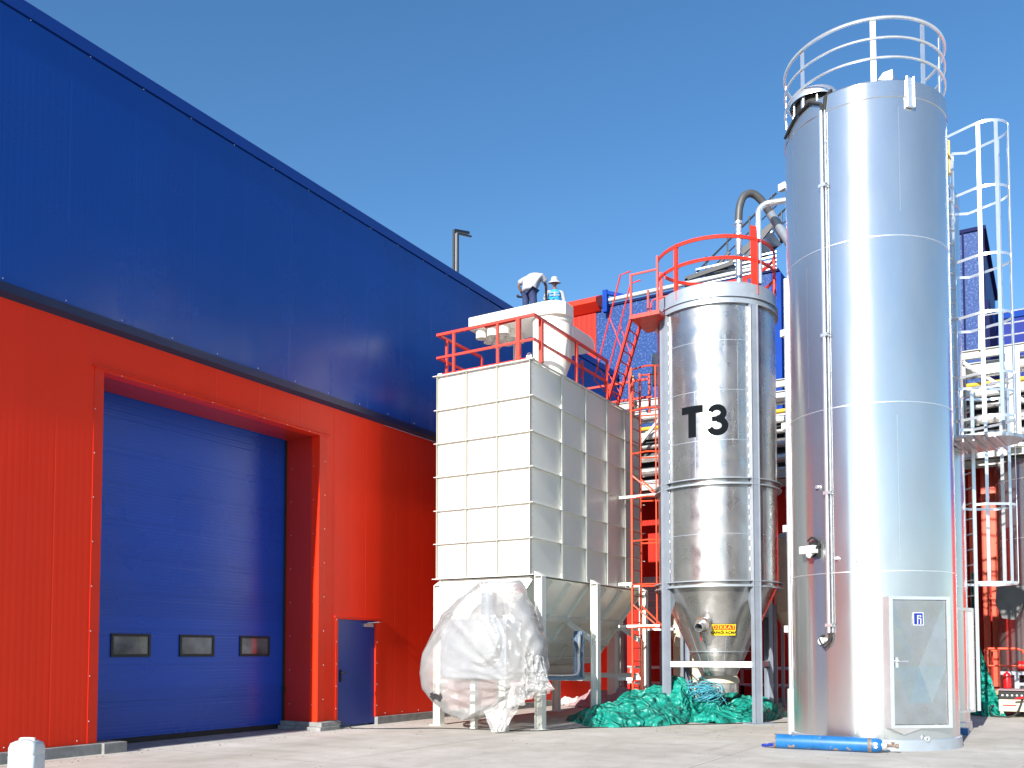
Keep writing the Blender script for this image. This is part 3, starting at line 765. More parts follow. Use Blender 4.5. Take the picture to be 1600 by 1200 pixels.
# legs
LX = -8.88
def leg(x, y, zt=3.05, inner=1):
    m = MB()
    m.hbeam((x, y, 0.012), (x, y, zt), 0.17, 0.17, 0.014, up=(0, 1, 0))
    m.box(x - 0.14, x + 0.14, y - 0.14, y + 0.14, 0, 0.012)
    m.add([(x - 0.085 * inner, y - 0.085, zt), (x + 0.085 * inner, y - 0.085, zt), (x + 0.085 * inner, y + 0.085, zt), (x - 0.085 * inner, y + 0.085, zt), (x - 0.085 * inner, y - 0.085, zt + 0.1), (x - 0.085 * inner, y + 0.085, zt + 0.1)],
          [(0, 1, 4), (2, 3, 5), (1, 2, 5, 4), (0, 4, 5, 3)])
    return m.build("leg", M_whitef, hb)
for y in (15.93, 18.46, 21.2):
    leg(LX, y); leg(hx0 + 0.02, y, 2.95, -1)
for y in (15.93, 18.46, 21.2):
    p = slope(0.42, y, 0.10)
    m = MB(); m.hbeam((LX, y, 1.75), (p.x, y, p.z - 0.02), 0.1, 0.1, 0.012, up=(0, 1, 0)); m.build("knee_brace", M_whitef, hb)
m = MB(); m.hbeam((LX, 15.9, 0.88), (LX, 21.3, 0.88), 0.09, 0.16, 0.012, up=(0, 1, 0)); m.build("base_beam", M_whitef, hb)
m = MB(); m.hbeam((hx0, 15.9, 0.9), (hx0, 21.3, 0.9), 0.09, 0.16, 0.012, up=(0, 1, 0)); m.build("base_beam", M_whitef, hb)
for y in (18.46, 21.2):
    m = MB(); m.hbeam((hx0, y + .1, 0.95), (LX, y + .1, 0.95), 0.09, 0.12, 0.012, up=(0, 1, 0)); m.build("base_beam", M_whitef, hb)
m = MB(); m.hbeam((xm, 21.3, 2.1), (LX + .9, 21.3, 2.1), 0.06, 0.08, 0.012); m.build("cross_tie", M_whitef, hb)
# cable tray down and along
m = MB()
m.box(LX - 0.35, LX - 0.14, 18.10, 18.16, 0.98, 2.0)
m.prism([(18.10, 1.0), (18.16, 1.0), (18.16, 0.98), (18.0, 0.93), (16.1, 0.98), (16.1, 1.03), (17.95, 0.99)], LX - 0.34, LX - 0.1, Matrix(((0, 0, 1, 0), (1, 0, 0, 0), (0, 1, 0, 0), (0, 0, 0, 1))))
for k in range(16): m.box(LX - 0.36, LX - 0.13, 18.085, 18.1, 1.02 + 0.062 * k, 1.032 + 0.062 * k)
for k in range(5): m.box(LX - 0.35 + k * 0.05, LX - 0.342 + k * 0.05, 18.08, 18.085, 1.0, 2.0)
m.build("cable_tray", M_tray, hb)
m = MB(); m.tube(bez([(LX - 0.16, 18.0, 1.95), (LX - 0.2, 18.02, 1.5), (LX - 0.18, 17.95, 1.1), (LX - 0.25, 17.6, 1.03), (LX - 0.25, 16.4, 1.06)]), 0.03, 6)
m.build("cable_conduit", M_galv, hb)
# guardrail on top
gr = MB()
def post(x, y, z0=ZT, z1=8.36, wd=0.05):
    q = MB(); q.box(x - wd / 2, x + wd / 2, y - wd / 2, y + wd / 2, z0, z1 - 0.026); return q.build("guardrail_post", M_steelrail, hb)
for x, wd in ((-10.96, .05), (-9.86, .05), (-9.36, .085)): post(x, 15.9, wd=wd)
for y, wd in ((16.2, .085), (17.8, .06), (19.37, .05)): post(-9.0, y, wd=wd)
for y, wd in ((16.2, .05), (17.6, .05)): post(-11.35, y, wd=wd)
def rail(p, q, r=0.05):
    m = MB(); m.beam(p, q, r, r); return m.build("guardrail_rail", M_steelrail, hb)
for z, r in ((8.36, 0.055), (7.86, 0.045)):
    rail((-11.40, 15.9, z), (-9.03, 15.9, z), r)
    rail((-9.0, 15.87, z), (-9.0, 19.4, z), r)
    rail((-11.37, 15.93, z), (-11.37, 17.6, z), r)
rail((-11.30, 17.6, 7.86), (-10.6, 17.6, 7.86), 0.05); rail((-10.62, 17.6, 7.46), (-10.62, 17.6, 7.84), 0.06)
rail((-10.75, 17.6, 7.46), (-10.75, 17.6, 7.84), 0.05)
rail((-11.3, 15.97, 7.5), (-9.1, 15.97, 7.5), 0.05)
rail((-9.36, 15.93, 8.33), (-10.2, 15.95, 8.33), .03)
for x in (-10.4, -9.7, -9.05): post(x, 21.0, z1=8.3)
rail((-10.4, 21.0, 8.3), (-8.6, 21.0, 8.3)); rail((-10.4, 21.0, 7.85), (-8.6, 21.0, 7.85)); rail((-9.0, 20.7, 7.75), (-8.4, 20.7, 7.75), .04)
post(-8.6, 21.0, z1=8.45); post(-8.95, 20.6, z1=8.45)
m = MB(); m.tube(bez([(-9.05, 18.2, 7.48), (-9.05, 18.2, 8.0), (-9.15, 18.35, 8.05), (-9.15, 18.35, 7.7)]), 0.02, 6); m.build("hook_pipe", M_steelrail, hb)
# caged ladder (red-orange)
lx = -8.7; ly0, ly1 = 20.1, 20.63
ld = MB()
for yy in (ly0, ly1): ld.beam((lx, yy, 0.5), (lx, yy, 8.35), 0.045, 0.045)
lad = ld.build("cage_ladder", M_orange, hb)
for k in range(25):
    m = MB(); z = 0.7 + 0.31 * k; m.tube([(lx, ly0, z), (lx, ly1, z)], 0.013, 6); m.build("rung", M_orange, lad)
for z in (8.3, 7.3, 6.26, 5.2, 4.17, 3.13, 2.12):
    pts = [(lx, ly0, z), (lx + 0.25, ly0 - 0.06, z)] + [(lx + 0.35 + 0.38 * math.cos(R(a)), (ly0 + ly1) / 2 + 0.38 * math.sin(R(a)), z) for a in range(-80, 81, 20)] + [(lx + 0.25, ly1 + 0.06, z), (lx, ly1, z)]
    m = MB(); m.tube(pts, 0.02, 6); m.build("cage_hoop", M_orange, lad)
for a in (-45, 45):
    m = MB(); x = lx + 0.35 + 0.38 * math.cos(R(a)); y = (ly0 + ly1) / 2 + 0.38 * math.sin(R(a))
    m.tube([(x, y, 2.1), (x, y, 8.3)], 0.018, 6); m.build("cage_bar", M_orange, lad)
for z in (5.2, 2.12):
    for yy in (ly0, ly1):
        m = MB(); m.beam((lx, yy, z + 0.55), (lx + 0.6, yy + (0.1 if yy < 20.3 else -.1), z + 0.02), 0.03, 0.03); m.build("cage_brace", M_orange, lad)
    m = MB(); m.beam((lx - 0.35, ly0 - .02, z + .03), (lx + 0.7, ly0 - .02, z + .03), 0.05, 0.06); m.build("bracket", M_whitef, lad)
for z in (3.15, 0.9):
    for yy in (ly0 - .05, ly1 + .05):
        m = MB(); m.beam((lx - 0.35, yy, z), (lx + 0.02, yy, z), 0.05, 0.07); m.build("bracket", M_whitef, lad)

# white plenum with bag outlets and cyclone body, on top of the bin
pl = thing("air_plenum", (-10, 17.7, 7.45), "white flat air plenum with round outlets and a vertical cylinder above the ribbed bin", "duct")
px0, px1, py0, py1, pz0, pz1 = -11.32, -8.98, 17.0, 19.3, 8.80, 9.08
poly = [(px0, py0), (-9.38, py0), (-9.12, py0 + 0.06), (px1, py0 + 0.25), (px1, py0 + 0.62), (-9.2, py0 + 0.9), (-9.5, 18.15), (px0, 18.15)]
m = MB(); m.prism(poly, pz0, pz1); m.build("plenum_box", M_white, pl, bev=0.012)
cc = (-9.45, 17.52)
m = MB(); m.lathe([(0.43, 7.95), (0.43, 8.68), (0.46, 8.72), (0.46, 8.80)], (cc[0], cc[1], 0), 40); m.build("cylinder_body", M_white, pl)
m = MB(); q = [(17.7, 8.36), (18.62, 8.36), (18.72, 8.40), (18.78, 8.48), (18.78, 8.58), (18.72, 8.67), (18.6, 8.71), (17.7, 8.71)]
m.prism(q, -9.75, -9.03, Matrix(((0, 0, 1, 0), (1, 0, 0, 0), (0, 1, 0, 0), (0, 0, 0, 1)))); m.build("side_duct", M_white, pl, bev=0.01)
m = MB(); m.lathe([(0.43, 7.95), (0.42, 7.90), (0.26, 7.47), (0.26, 7.46)], (cc[0], cc[1], 0), 40); m.build("cone_section", M_white, pl)
k = 0
for i in range(3):
    for j in range(3):
        x = -11.1 + 0.30 * i; y = 17.2 + 0.32 * j
        m = MB(); m.lathe([(0.125, 8.80), (0.125, 8.62), (0.11, 8.62), (0.11, 8.79), (0.0, 8.79)], (x, y, 0), 20); m.build("bag_outlet", M_white, pl)
m = MB(); a = R(-62)
q = [Vector((cc[0] + 0.435 * math.cos(a + da), cc[1] + 0.435 * math.sin(a + da), z)) for da, z in ((-0.14, 8.42), (0.14, 8.42), (0.0, 8.62))]
q2 = [Vector((cc[0] + 0.44 * math.cos(a + da), cc[1] + 0.44 * math.sin(a + da), z)) for da, z in ((-0.06, 8.445), (0.06, 8.445), (0.0, 8.55))]
m.add(q, [(0, 1, 2)]); m.build("warning_triangle", M_greyr, pl)
m = MB(); m.add(q2, [(0, 1, 2)]); m.build("triangle_centre", M_white, pl)
m = MB(); m.box(px0 + 0.4, px0 + 0.5, 18.3, 18.4, ZT, pz0); m.box(px0 + 0.4, px0 + 0.5, 17.1, 17.2, ZT + .0, pz0) if False else None
m.box(-10.2, -10.12, 18.0, 18.08, ZT, pz0); m.build("support_post", M_whitef, pl)

# equipment under plastic film
bl = thing("blower_unit", (-9.9, 15.4, 0), "grey blower machine dimly seen through the plastic wrap in front of the bin", "machine")
m = MB(); m.box(-10.75, -9.2, 15.15, 15.75, 1.0, 2.2); m.build("housing", M_greyf, bl, bev=0.03)
m = MB(); m.lathe([(0.0, -0.1), (0.42, -0.1), (0.42, 0.1), (0.0, 0.1)], (-9.7, 15.05, 1.75), 28, axis=(0, 1, 0)); m.build("fan_drum", M_greyr, bl)
m = MB(); m.tube([(-9.75, 15.4, 2.2), (-9.75, 15.4, 2.72)], 0.16, 16); m.build("outlet_pipe", M_greyf, bl)
m = MB(); m.box(-10.2, -10.08, 15.4, 15.52, 0, 1.0); m.build("support_leg", M_whitef, bl)
m = MB(); m.box(-9.4, -9.25, 15.2, 15.35, 0.0, 1.0); m.build("support_leg", M_whitef, bl)

Lz = [(2.96, -9.99), (2.80, -10.2), (2.58, -10.50), (1.98, -10.92), (1.52, -11.22), (1.1, -11.3), (0.77, -11.24), (0.55, -10.99), (0.34, -10.70), (0.25, -10.44), (0.19, -10.2)]
Rz = [(2.96, -9.17), (2.80, -9.0), (2.57, -8.86), (2.07, -8.56), (1.65, -8.42), (1.2, -8.38), (0.87, -8.44), (0.72, -8.75), (0.5, -9.1), (0.38, -9.4), (0.25, -9.8), (0.19, -10.1)]
def interp(T, z):
    for (a, xa), (b, xb) in zip(T[:-1], T[1:]):
        if a >= z >= b: return xa + (xb - xa) * (a - z) / (a - b)
    return T[-1][1] if z < T[-1][0] else T[0][1]
kn = Vector((-8.85, 0, 0.90)); tp = Vector((-9.75, 0, 2.95))
def film_xyz(i, j, NI, NJ):
    z = 2.96 - (2.96 - 0.19) * i / NI
    xl, xr = interp(Lz, z), interp(Rz, z)
    a = 2 * PI * j / NJ
    xc, hw = (xl + xr) / 2, (xr - xl) / 2
    ca, sa = math.cos(a), math.sin(a)
    cx = math.copysign(abs(ca) ** 0.8, ca)
    zz = (z - 0.19) / 2.77
    dep = (0.50 * math.sin(min(1, zz * 1.15) * PI * 0.55 + 0.25) ** 0.5) * (0.45 if zz > 0.9 else 1.0 if zz < 0.75 else 1 - (zz - 0.75) / 0.15 * 0.55)
    yc = 15.30 if zz < 0.75 else 15.30 + (zz - 0.75) * 1.0
    x = xc + hw * cx; y = yc - dep * math.copysign(abs(sa) ** 0.75, sa)
    if i == 0: y = 15.55 - 0.12 * math.copysign(abs(sa) ** 0.75, sa)
    # creases radiating from the knot and hanging from the top
    dx, dz = x - kn.x, z - kn.z; th = math.atan2(dz, -dx); rr = math.hypot(dx, dz)
    def ridge(v): return 1 - abs(2 * (v - math.floor(v)) - 1)
    n1 = noise.noise(Vector((th * 5.5 + noise.noise(Vector((x, y, z))) * 0.9, rr * 0.5, 3.1)))
    n2 = noise.noise(Vector((th * 13, rr * 1.1, 9.7)))
    dx2, dz2 = x - tp.x, z - tp.z; th2 = math.atan2(dx2, -dz2)
    n3 = noise.noise(Vector((th2 * 9, dz2 * 0.35, 5.5)))
    n4 = noise.noise(Vector((x * 4, y * 4, z * 5)))
    wk = math.exp(-(rr / 1.9) ** 2) * min(1, rr * 3 + 0.3); wt = math.exp(-((dz2) / 1.6) ** 2)
    dsp = (1 - abs(n1) * 2.4) * 0.085 * wk + (1 - abs(n2) * 2) * 0.022 * wk + (1 - abs(n3) * 2.4) * 0.05 * wt + n4 * 0.02
    front = max(0, sa) ** 0.6
    y -= dsp * front
    edge = 1 - front
    x += n4 * 0.05 * edge; 
    return (x, y, z + n4 * 0.02)
NI, NJ = 90, 150
vs = [film_xyz(i, j, NI, NJ) for i in range(NI + 1) for j in range(NJ)]
fs = []
hole = []
for i in range(NI):
    for j in range(NJ):
        a = i * NJ + j; b = i * NJ + (j + 1) % NJ; c = b + NJ; dd = a + NJ
        p = vs[a]
        hx, hz = p[0] + 10.74, p[2] - 0.66
        if p[1] < 15.3 and abs(hx) < 0.19 + 0.03 * math.sin(p[2] * 60) and abs(hz) < 0.07 + 0.02 * math.sin(p[0] * 30): continue   # torn hole
        fs.append((a, b, c, dd))
wr = thing("plastic_wrap", (-9.9, 15.3, 0), "crumpled translucent white plastic wrap bulging round the machine at the front of the bin", "plastic wrap")
m = MB(); m.add(vs, fs, True)
fl = m.build("film", M_film, wr, auto=180)
def rag(P, nu, nv, amp, seed, freq=5, fold=1.0):
    """crumpled sheet over a bilinear patch of 4 corners"""
    P = [Vector(p) for p in P]; vs = []; fs = []
    nn = (P[1] - P[0]).cross(P[3] - P[0]).normalized()
    for i in range(nu + 1):
        for j in range(nv + 1):
            u, v = i / nu, j / nv
            p = P[0] * (1 - u) * (1 - v) + P[1] * u * (1 - v) + P[2] * u * v + P[3] * (1 - u) * v
            q = Vector((u * freq, v * freq * fold, seed))
            n = 1 - 2.2 * abs(noise.noise(q)); n2 = 1 - 2 * abs(noise.noise(q * 2.3)); n3 = noise.noise(q * 4.1 + Vector((3, 3, 3)))
            e = noise.noise(Vector((u * 4, v * 4, seed + 9)))
            p = p + nn * amp * (n * 0.7 + n2 * 0.35 + n3 * 0.25) + (P[1] - P[0]) * e * 0.06 + (P[3] - P[0]) * e * 0.05
            vs.append(p)
    for i in range(nu):
        for j in range(nv):
            a = i * (nv + 1) + j; fs.append((a, a + nv + 1, a + nv + 2, a + 1))
    return vs, fs
m = MB()
v, f = rag([(-9.55, 14.95, 0.40), (-9.2, 14.85, 0.015), (-9.1, 14.95, 0.03), (-8.55, 15.05, 0.9)], 22, 26, 0.06, 2.0, 3); m.add(v, f, True)
v, f = rag([(-9.5, 14.9, 0.33), (-9.3, 14.8, 0.02), (-9.18, 14.8, 0.02), (-9.1, 14.95, 0.5)], 12, 14, 0.05, 8.0, 2.4); m.add(v, f, True)
m.build("hanging_tail", M_film, wr, auto=180)
m = MB()
v, f = rag([(-8.68, 14.95, 1.55), (-8.75, 14.9, 0.62), (-8.25, 15.15, 0.78), (-8.42, 15.2, 1.45)], 40, 26, 0.10, 4.0, 2.6, 1.5); m.add(v, f, True)
v, f = rag([(-8.6, 14.9, 1.15), (-8.62, 14.85, 0.75), (-8.12, 15.1, 0.84), (-8.35, 15.1, 1.15)], 22, 22, 0.09, 6.0, 2.4); m.add(v, f, True)
v, f = rag([(-8.9, 14.85, 0.95), (-8.95, 14.8, 0.5), (-8.6, 14.9, 0.55), (-8.6, 14.85, 1.0)], 22, 22, 0.07, 16.0, 2.4); m.add(v, f, True)
m.build("bunched_knot", M_film, wr, auto=180)

# ------------------------------------------------------------------ T3 silo
C3 = Vector((-6.75, 20.52, 0)); r3 = 1.34
t3 = thing("cone_silo", C3, "stained stainless steel silo marked T3 with a cone bottom on grey legs", "silo")
m = MB(); m.lathe([(r3, 3.0), (r3, 5.16)], C3, 96); m.lathe([(r3, 5.16), (r3, 9.45)], C3, 96)
shell = m.build("shell", M_t3, t3)
m = MB()
for z in (4.1, 6.15, 7.25, 8.35): m.ring(C3, r3 - 0.002, r3 + 0.004, z, z + 0.012, 96)
for a, z0, z1 in ((-92, 5.3, 7.25), (-52, 6.15, 8.3), (-30, 5.3, 9.2), (-75, 7.25, 9.2), (-80, 3.1, 4.1), (-25, 3.1, 5.1)):
    m.ring(C3, r3 - 0.002, r3 + 0.004, z0, z1, 1, a, a + 0.5)
m.build("weld_seams", M_greyr, shell)
m = MB(); m.lathe([(r3 - 0.01, 3.02), (0.40, 1.0), (0.40, 0.72)], C3, 96)
cone = m.build("cone", M_t3, t3)
m = MB()
for a in (-118, -95, -60): m.beam(C3 + Vector((0.45 * math.cos(R(a)), 0.45 * math.sin(R(a)), 1.1)), C3 + Vector(((r3 - 0.05) * math.cos(R(a)), (r3 - 0.05) * math.sin(R(a)), 3.0 - 0.03)), 0.012, 0.012)
m.ring(C3, 0.71, 0.725, 1.55, 1.56, 64)
m.build("weld_seams", M_greyr, cone)
m = MB(); m.lathe([(0.41, 1.0), (0.46, 0.9), (0.46, 0.84), (0.40, 0.82)], C3, 40); m.build("outlet_flange", M_cream, t3)
m = MB(); m.lathe([(0.44, 0.84), (0.43, 0.62), (0.34, 0.52), (0.10, 0.47), (0.0, 0.46)], C3, 40)
for q in m.v[:]: pass
m.v = [(x + 0.03 * noise.noise(Vector((x * 9, y * 9, z * 9))), y + 0.03 * noise.noise(Vector((x * 9, z * 9, y * 9))), z + 0.03 * noise.noise(Vector((z * 9, y * 9, x * 9)))) for x, y, z in m.v]
m.build("bagged_outlet", M_film, t3)
for z0, z1, rr in ((5.17, 5.19, 0.10), (5.30, 5.32, 0.10), (2.95, 2.97, 0.10), (3.07, 3.09, 0.10)):
    m = MB(); m.ring(C3, r3 + 0.001, r3 + rr, z0, z1); m.ring(C3, r3 + 0.002, r3 + 0.03, z0 + 0.021, z0 + 0.05) if z0 in (5.17, 2.95) else None
    m.build("stiffening_ring", M_greyr, t3)
m = MB(); m.ring(C3, r3 + 0.001, r3 + 0.07, 9.16, 9.19); m.ring(C3, r3 + 0.001, r3 + 0.035, 9.19, 9.30); m.ring(C3, r3 + 0.001, r3 + 0.07, 9.30, 9.34); m.build("top_flange", M_greyr, t3)
m = MB(); m.lathe([(r3 + 0.03, 9.34), (r3 + 0.03, 9.62), (r3 - 0.02, 9.66), (0, 9.85)], C3, 96); m.build("lid", M_greyr, t3)
leg_a = (35 - 90, 35, 125, 215)
LA = []
for aw in (0, 90, 180, 270):
    pass
# camera-facing leg directions (world degrees): front pair, back pair
va = math.degrees(math.atan2(-C3.y, -C3.x))       # from silo towards the camera
for off in (35, -57 + 2, 125, 215):
    a = va + off; LA.append(a)
for a in LA:
    rd = Vector((math.cos(R(a)), math.sin(R(a)), 0)); tn = Vector((-rd.y, rd.x, 0))
    c = C3 + rd * (r3 + 0.055)
    m = MB(); m.hbeam(c + Vector((0, 0, 0.02)), c + Vector((0, 0, 9.16)), 0.10, 0.2, 0.014, up=tuple(tn)) if False else None
    for sg in (-1, 1):
        o = c + tn * 0.09 * sg; m.beam(o + Vector((0, 0, .02)), o + Vector((0, 0, 9.15)), 0.016, 0.11, rd)
    m.beam(c + Vector((0, 0, .02)) + rd * 0.03, c + Vector((0, 0, 9.15)) + rd * 0.03, 0.165, 0.012, rd)
    M4 = Matrix.Translation(c) @ Matrix(((rd.x, tn.x, 0, 0), (rd.y, tn.y, 0, 0), (0, 0, 1, 0), (0, 0, 0, 1)))
    m.prism([(-0.32, -0.32), (0.25, -0.32), (0.25, 0.32), (-0.32, 0.32)], 0.0, 0.02, M4)
    m.build("leg", M_greyf, t3)
    m = MB()
    for kk in range(26):
        z = 3.3 + 0.225 * kk
        for sg in (-1, 1): m.beam(c + tn * 0.112 * sg + rd * -0.045 + Vector((0, 0, z)), c + tn * 0.112 * sg + rd * -0.045 + Vector((0, 0, z + 0.07)), 0.012, 0.012)
    m.build("weld_beads", M_alu, t3)
    m = MB(); m.add([c - rd * 0.06 + tn * 0.1 + Vector((0, 0, 2.95)), c - rd * 0.35 + Vector((0, 0, 2.93)), c - rd * 0.06 + tn * 0.1 + Vector((0, 0, 2.35)), c - rd * 0.06 - tn * 0.1 + Vector((0, 0, 2.95)), c - rd * 0.06 - tn * 0.1 + Vector((0, 0, 2.35))],
                    [(0, 1, 2), (3, 4, 1), (0, 2, 4, 3), (1, 4, 2), (0, 3, 1)])
    m.build("gusset", M_greyf, t3)
def lp3(a, z): return C3 + Vector((math.cos(R(a)) * (r3 + 0.03), math.sin(R(a)) * (r3 + 0.03), z))
for i, j, mt in ((1, 0, M_alu), (0, 2, M_greyf), (2, 3, M_greyf), (3, 1, M_greyf)):
    m = MB(); m.hbeam(lp3(LA[i], 1.27), lp3(LA[j], 1.27), 0.12, 0.11, 0.012, up=(0, 0, 1)); m.build("cross_beam", mt, t3)
# inlet nozzle and sign on the cone
def cone_pt(a, z, off=0.0):
    r = 0.40 + (r3 - 0.41) * (z - 1.0) / 2.02
    sn = Vector((math.cos(R(a)) * 0.908, math.sin(R(a)) * 0.908, -0.42))
    return C3 + Vector((r * math.cos(R(a)), r * math.sin(R(a)), z)) + sn * off, sn
na = va - 14
p, sn = cone_pt(na, 2.22)
axn = (Vector((math.cos(R(na - 12)), math.sin(R(na - 12)), -0.35))).normalized()
m = MB(); m.lathe([(0.105, -0.15), (0.105, 0.16), (0.14, 0.16), (0.14, 0.20), (0.155, 0.20), (0.155, 0.235), (0.13, 0.24), (0.13, 0.28), (0.10, 0.28), (0.10, 0.46), (0.088, 0.46), (0.088, 0.1)], p, 28, axis=axn)
noz = m.build("inlet_nozzle", M_galv, t3)
m = MB(); m.lathe([(0.0, 0.2), (0.088, 0.2)], p, 20, axis=axn); m.build("dark_bore", M_rubber, noz)
m = MB(); m.ring((0, 0), 0.13, 0.165, 0.235, 0.27, 20); q = axn.to_track_quat('Z', 'Y').to_matrix(); m.v = [tuple(p + q @ Vector(x)) for x in m.v]; m.build("clamp", M_rust, noz)
m = MB(); hp = p + Vector((-0.17, -0.1, -0.02)); m.beam(hp + Vector((0, 0, 0.1)), hp + Vector((0.06, 0, -0.42)), 0.02, 0.03); m.build("red_lever", M_fire, t3)
# sign plate
sa = va + 7
pc, sn = cone_pt(sa, 2.03, 0.02)
tx = Vector((-math.sin(R(sa)), math.cos(R(sa)), 0)); ty = sn.cross(tx); ty = ty if ty.z > 0 else -ty
def plate(c, ax, ay, nn, x0, x1, y0, y1, o, name, mt, par):
    vs = [c + ax * x + ay * y + nn * (o + dz) for dz in (0, 0.003) for x, y in ((x0, y0), (x1, y0), (x1, y1), (x0, y1))]
    m = MB(); m.add(vs, [(3, 2, 1, 0), (4, 5, 6, 7), (0, 1, 5, 4), (1, 2, 6, 5), (2, 3, 7, 6), (3, 0, 4, 7)]); return m.build(name, mt, par)
sg = plate(pc, tx, ty, sn, -0.26, 0.26, -0.13, 0.14, 0.0, "warning_sign", M_sign_y, t3)
plate(pc, tx, ty, sn, -0.24, 0.24, 0.01, 0.125, 0.0035, "red_band", M_sign_r, sg)
for txt, yy, sz, mt, nm in (("DİKKAT", 0.066, 0.13, M_sign_y, "sign_heading"), ("KAPAĞI AÇMA", -0.06, 0.085, M_letter, "sign_text")):
    tv, tf = text_mesh(txt, sz, 0.002)
    m = MB(); m.add([pc + tx * v.x + ty * (v.y + yy) + sn * 0.0085 for v in tv], tf); m.build(nm, mt, sg)
# T3 lettering wrapped on the shell
def cylpt(C, r, a, z): return Vector((C.x + r * math.cos(a), C.y + r * math.sin(a), z))
def stroke(poly, wd, ax, z0, nseg=1):
    """thick stroke following poly (list of (s,z)), s arc length to the right"""
    vs = []; fs = []
    for i, (s, z) in enumerate(poly):
        a = Vector(poly[max(i - 1, 0)]); b = Vector(poly[min(i + 1, len(poly) - 1)]); dr = (b - a).normalized(); nn = Vector((-dr.y, dr.x))
        for sgn in (-1, 1):
            q = Vector((s, z)) + nn * wd / 2 * sgn
            q = q * 1.09; vs.append(cylpt(C3, r3 + 0.007, R(ax) + q.x / r3, z0 + q.y))
    for i in range(len(poly) - 1): fs.append((2 * i, 2 * i + 2, 2 * i + 3, 2 * i + 1))
    return vs, fs
am = -83.5
m = MB()
def dense(a, b, n): return [(a[0] + (b[0] - a[0]) * k / n, a[1] + (b[1] - a[1]) * k / n) for k in range(n + 1)]
v, f = stroke(dense((-0.47, 0.245), (-0.01, 0.245), 8), 0.15, am, 6.60); m.add(v, f)
v, f = stroke(dense((-0.24, 0.17), (-0.24, -0.32), 4), 0.165, am, 6.60); m.add(v, f)
m.build("letter_T", M_letter, shell)
m = MB()
up = [(0.26 + 0.135 * math.cos(R(a)), 0.135 + 0.115 * math.sin(R(a))) for a in range(165, -91, -15)]
lo = [(0.265 + 0.155 * math.cos(R(a)), -0.125 + 0.135 * math.sin(R(a))) for a in range(90, -171, -15)]
v, f = stroke(up, 0.12, am, 6.60); m.add(v, f); v, f = stroke(lo, 0.13, am, 6.60); m.add(v, f)
v, f = stroke(dense((0.16, 0.0155), (0.3, 0.0155), 3), 0.10, am, 6.6); m.add(v, f)
m.build("digit_3", M_letter, shell)
# red guardrail around lid
RR = r3 + 0.0
for z, rr in ((10.66, 0.032), (10.18, 0.028)):
    m = MB()
    for dz in (-0.02, 0.02): m.tube(arc(C3.x, C3.y, z + dz, RR, -160, 170, 60), rr * 0.72, 6)
    m.build("guardrail_rail", M_steelrail, t3)
for a in (-112, -33, 20, 75, 130, 178):
    m = MB(); c = C3 + Vector((RR * math.cos(R(a)), RR * math.sin(R(a)), 0)); tn = Vector((-math.sin(R(a)), math.cos(R(a)), 0)); rd = Vector((math.cos(R(a)), math.sin(R(a)), 0))
    wdt = 0.16 if a == -33 else 0.09
    m.beam(c + Vector((0, 0, 9.42)), c + Vector((0, 0, 10.70 if a != -33 else 10.95)), wdt, 0.02, rd); m.beam(c + tn * wdt / 2 + Vector((0, 0, 9.42)), c + tn * wdt / 2 + Vector((0, 0, 10.7)), 0.015, 0.08, rd)
    m.build("guardrail_post", M_steelrail, t3)
# pipes from the lid
m = MB(); p1 = [(-6.02, 20.0, 9.7), (-6.02, 20.0, 11.2)]; m.tube(p1, 0.075, 14); m.lathe([(0.10, 10.9), (0.10, 10.93)], (-6.02, 20.0, 0), 14); m.ring((-6.02, 20.0), 0.07, 0.1, 11.16, 11.22, 14)
m.build("vent_riser", M_galv, t3)
m = MB(); m.tube(bez([(-6.02, 20.0, 11.18), (-6.0, 20.02, 11.55), (-5.92, 20.1, 11.83), (-5.78, 20.25, 11.92), (-5.62, 20.4, 11.80), (-5.45, 20.6, 11.50)]), 0.085, 14)
m.build("flexible_hose", M_piped, t3)
m = MB(); m.tube([(-5.47, 20.58, 11.55), (-4.95, 21.1, 10.55)], 0.10, 14); m.build("sloping_duct", M_greyf, t3)
m = MB(); m.tube(bez([(-5.57, 20.0, 9.7), (-5.57, 20.0, 10.6), (-5.57, 20.0, 11.2), (-5.56, 20.02, 11.38), (-5.47, 20.08, 11.50), (-5.3, 20.15, 11.55), (-4.6, 20.45, 11.62)]), 0.068, 12)
m.build("filling_pipe", M_alu, t3)
m = MB(); m.lathe([(0.12, 0), (0.12, 0.08), (0, 0.08)], C3 + Vector((-1.25, -0.45, 9.28)), 12); m.build("lid_clamp", M_alu, t3)

# inclined access stair to T3
acs = thing("access_stair", (-8.6, 19.4, 7.45), "steep red ship ladder with handrails and a small landing leading up to the T3 silo", "ladder")
bot = [(-9.03, 19.50, 7.46), (-9.03, 20.02, 7.46)]; top = [(-8.22, 19.02, 9.12), (-8.22, 19.54, 9.12)]
for b, t_ in zip(bot, top):
    m = MB(); m.hbeam(b, t_, 0.05, 0.10, 0.012, up=(1, 0, 0)); m.build("stringer", M_steelrail, acs)
for k in range(1, 8):
    u = k / 8; m = MB(); m.tube([Vector(bot[0]).lerp(Vector(top[0]), u), Vector(bot[1]).lerp(Vector(top[1]), u)], 0.017, 6); m.build("rung", M_steelrail, acs)
for b, t_, oy in zip(bot, top, (-0.03, 0.03)):
    hb0 = Vector(b) + Vector((-0.35, oy, 0.55)); ht = Vector(t_) + Vector((-0.25, oy, 1.05))
    m = MB(); m.tube([Vector(b) + Vector((0.05, oy, 0.1)), hb0, ht, Vector(t_) + Vector((0.0, oy, 1.08))], 0.018, 6)
    for u in (0.15, 0.62): m.tube([Vector(b).lerp(Vector(t_), u), hb0.lerp(ht, max(0.02, u - 0.02))], 0.012, 6)
    m.build("handrail", M_steelrail, acs)
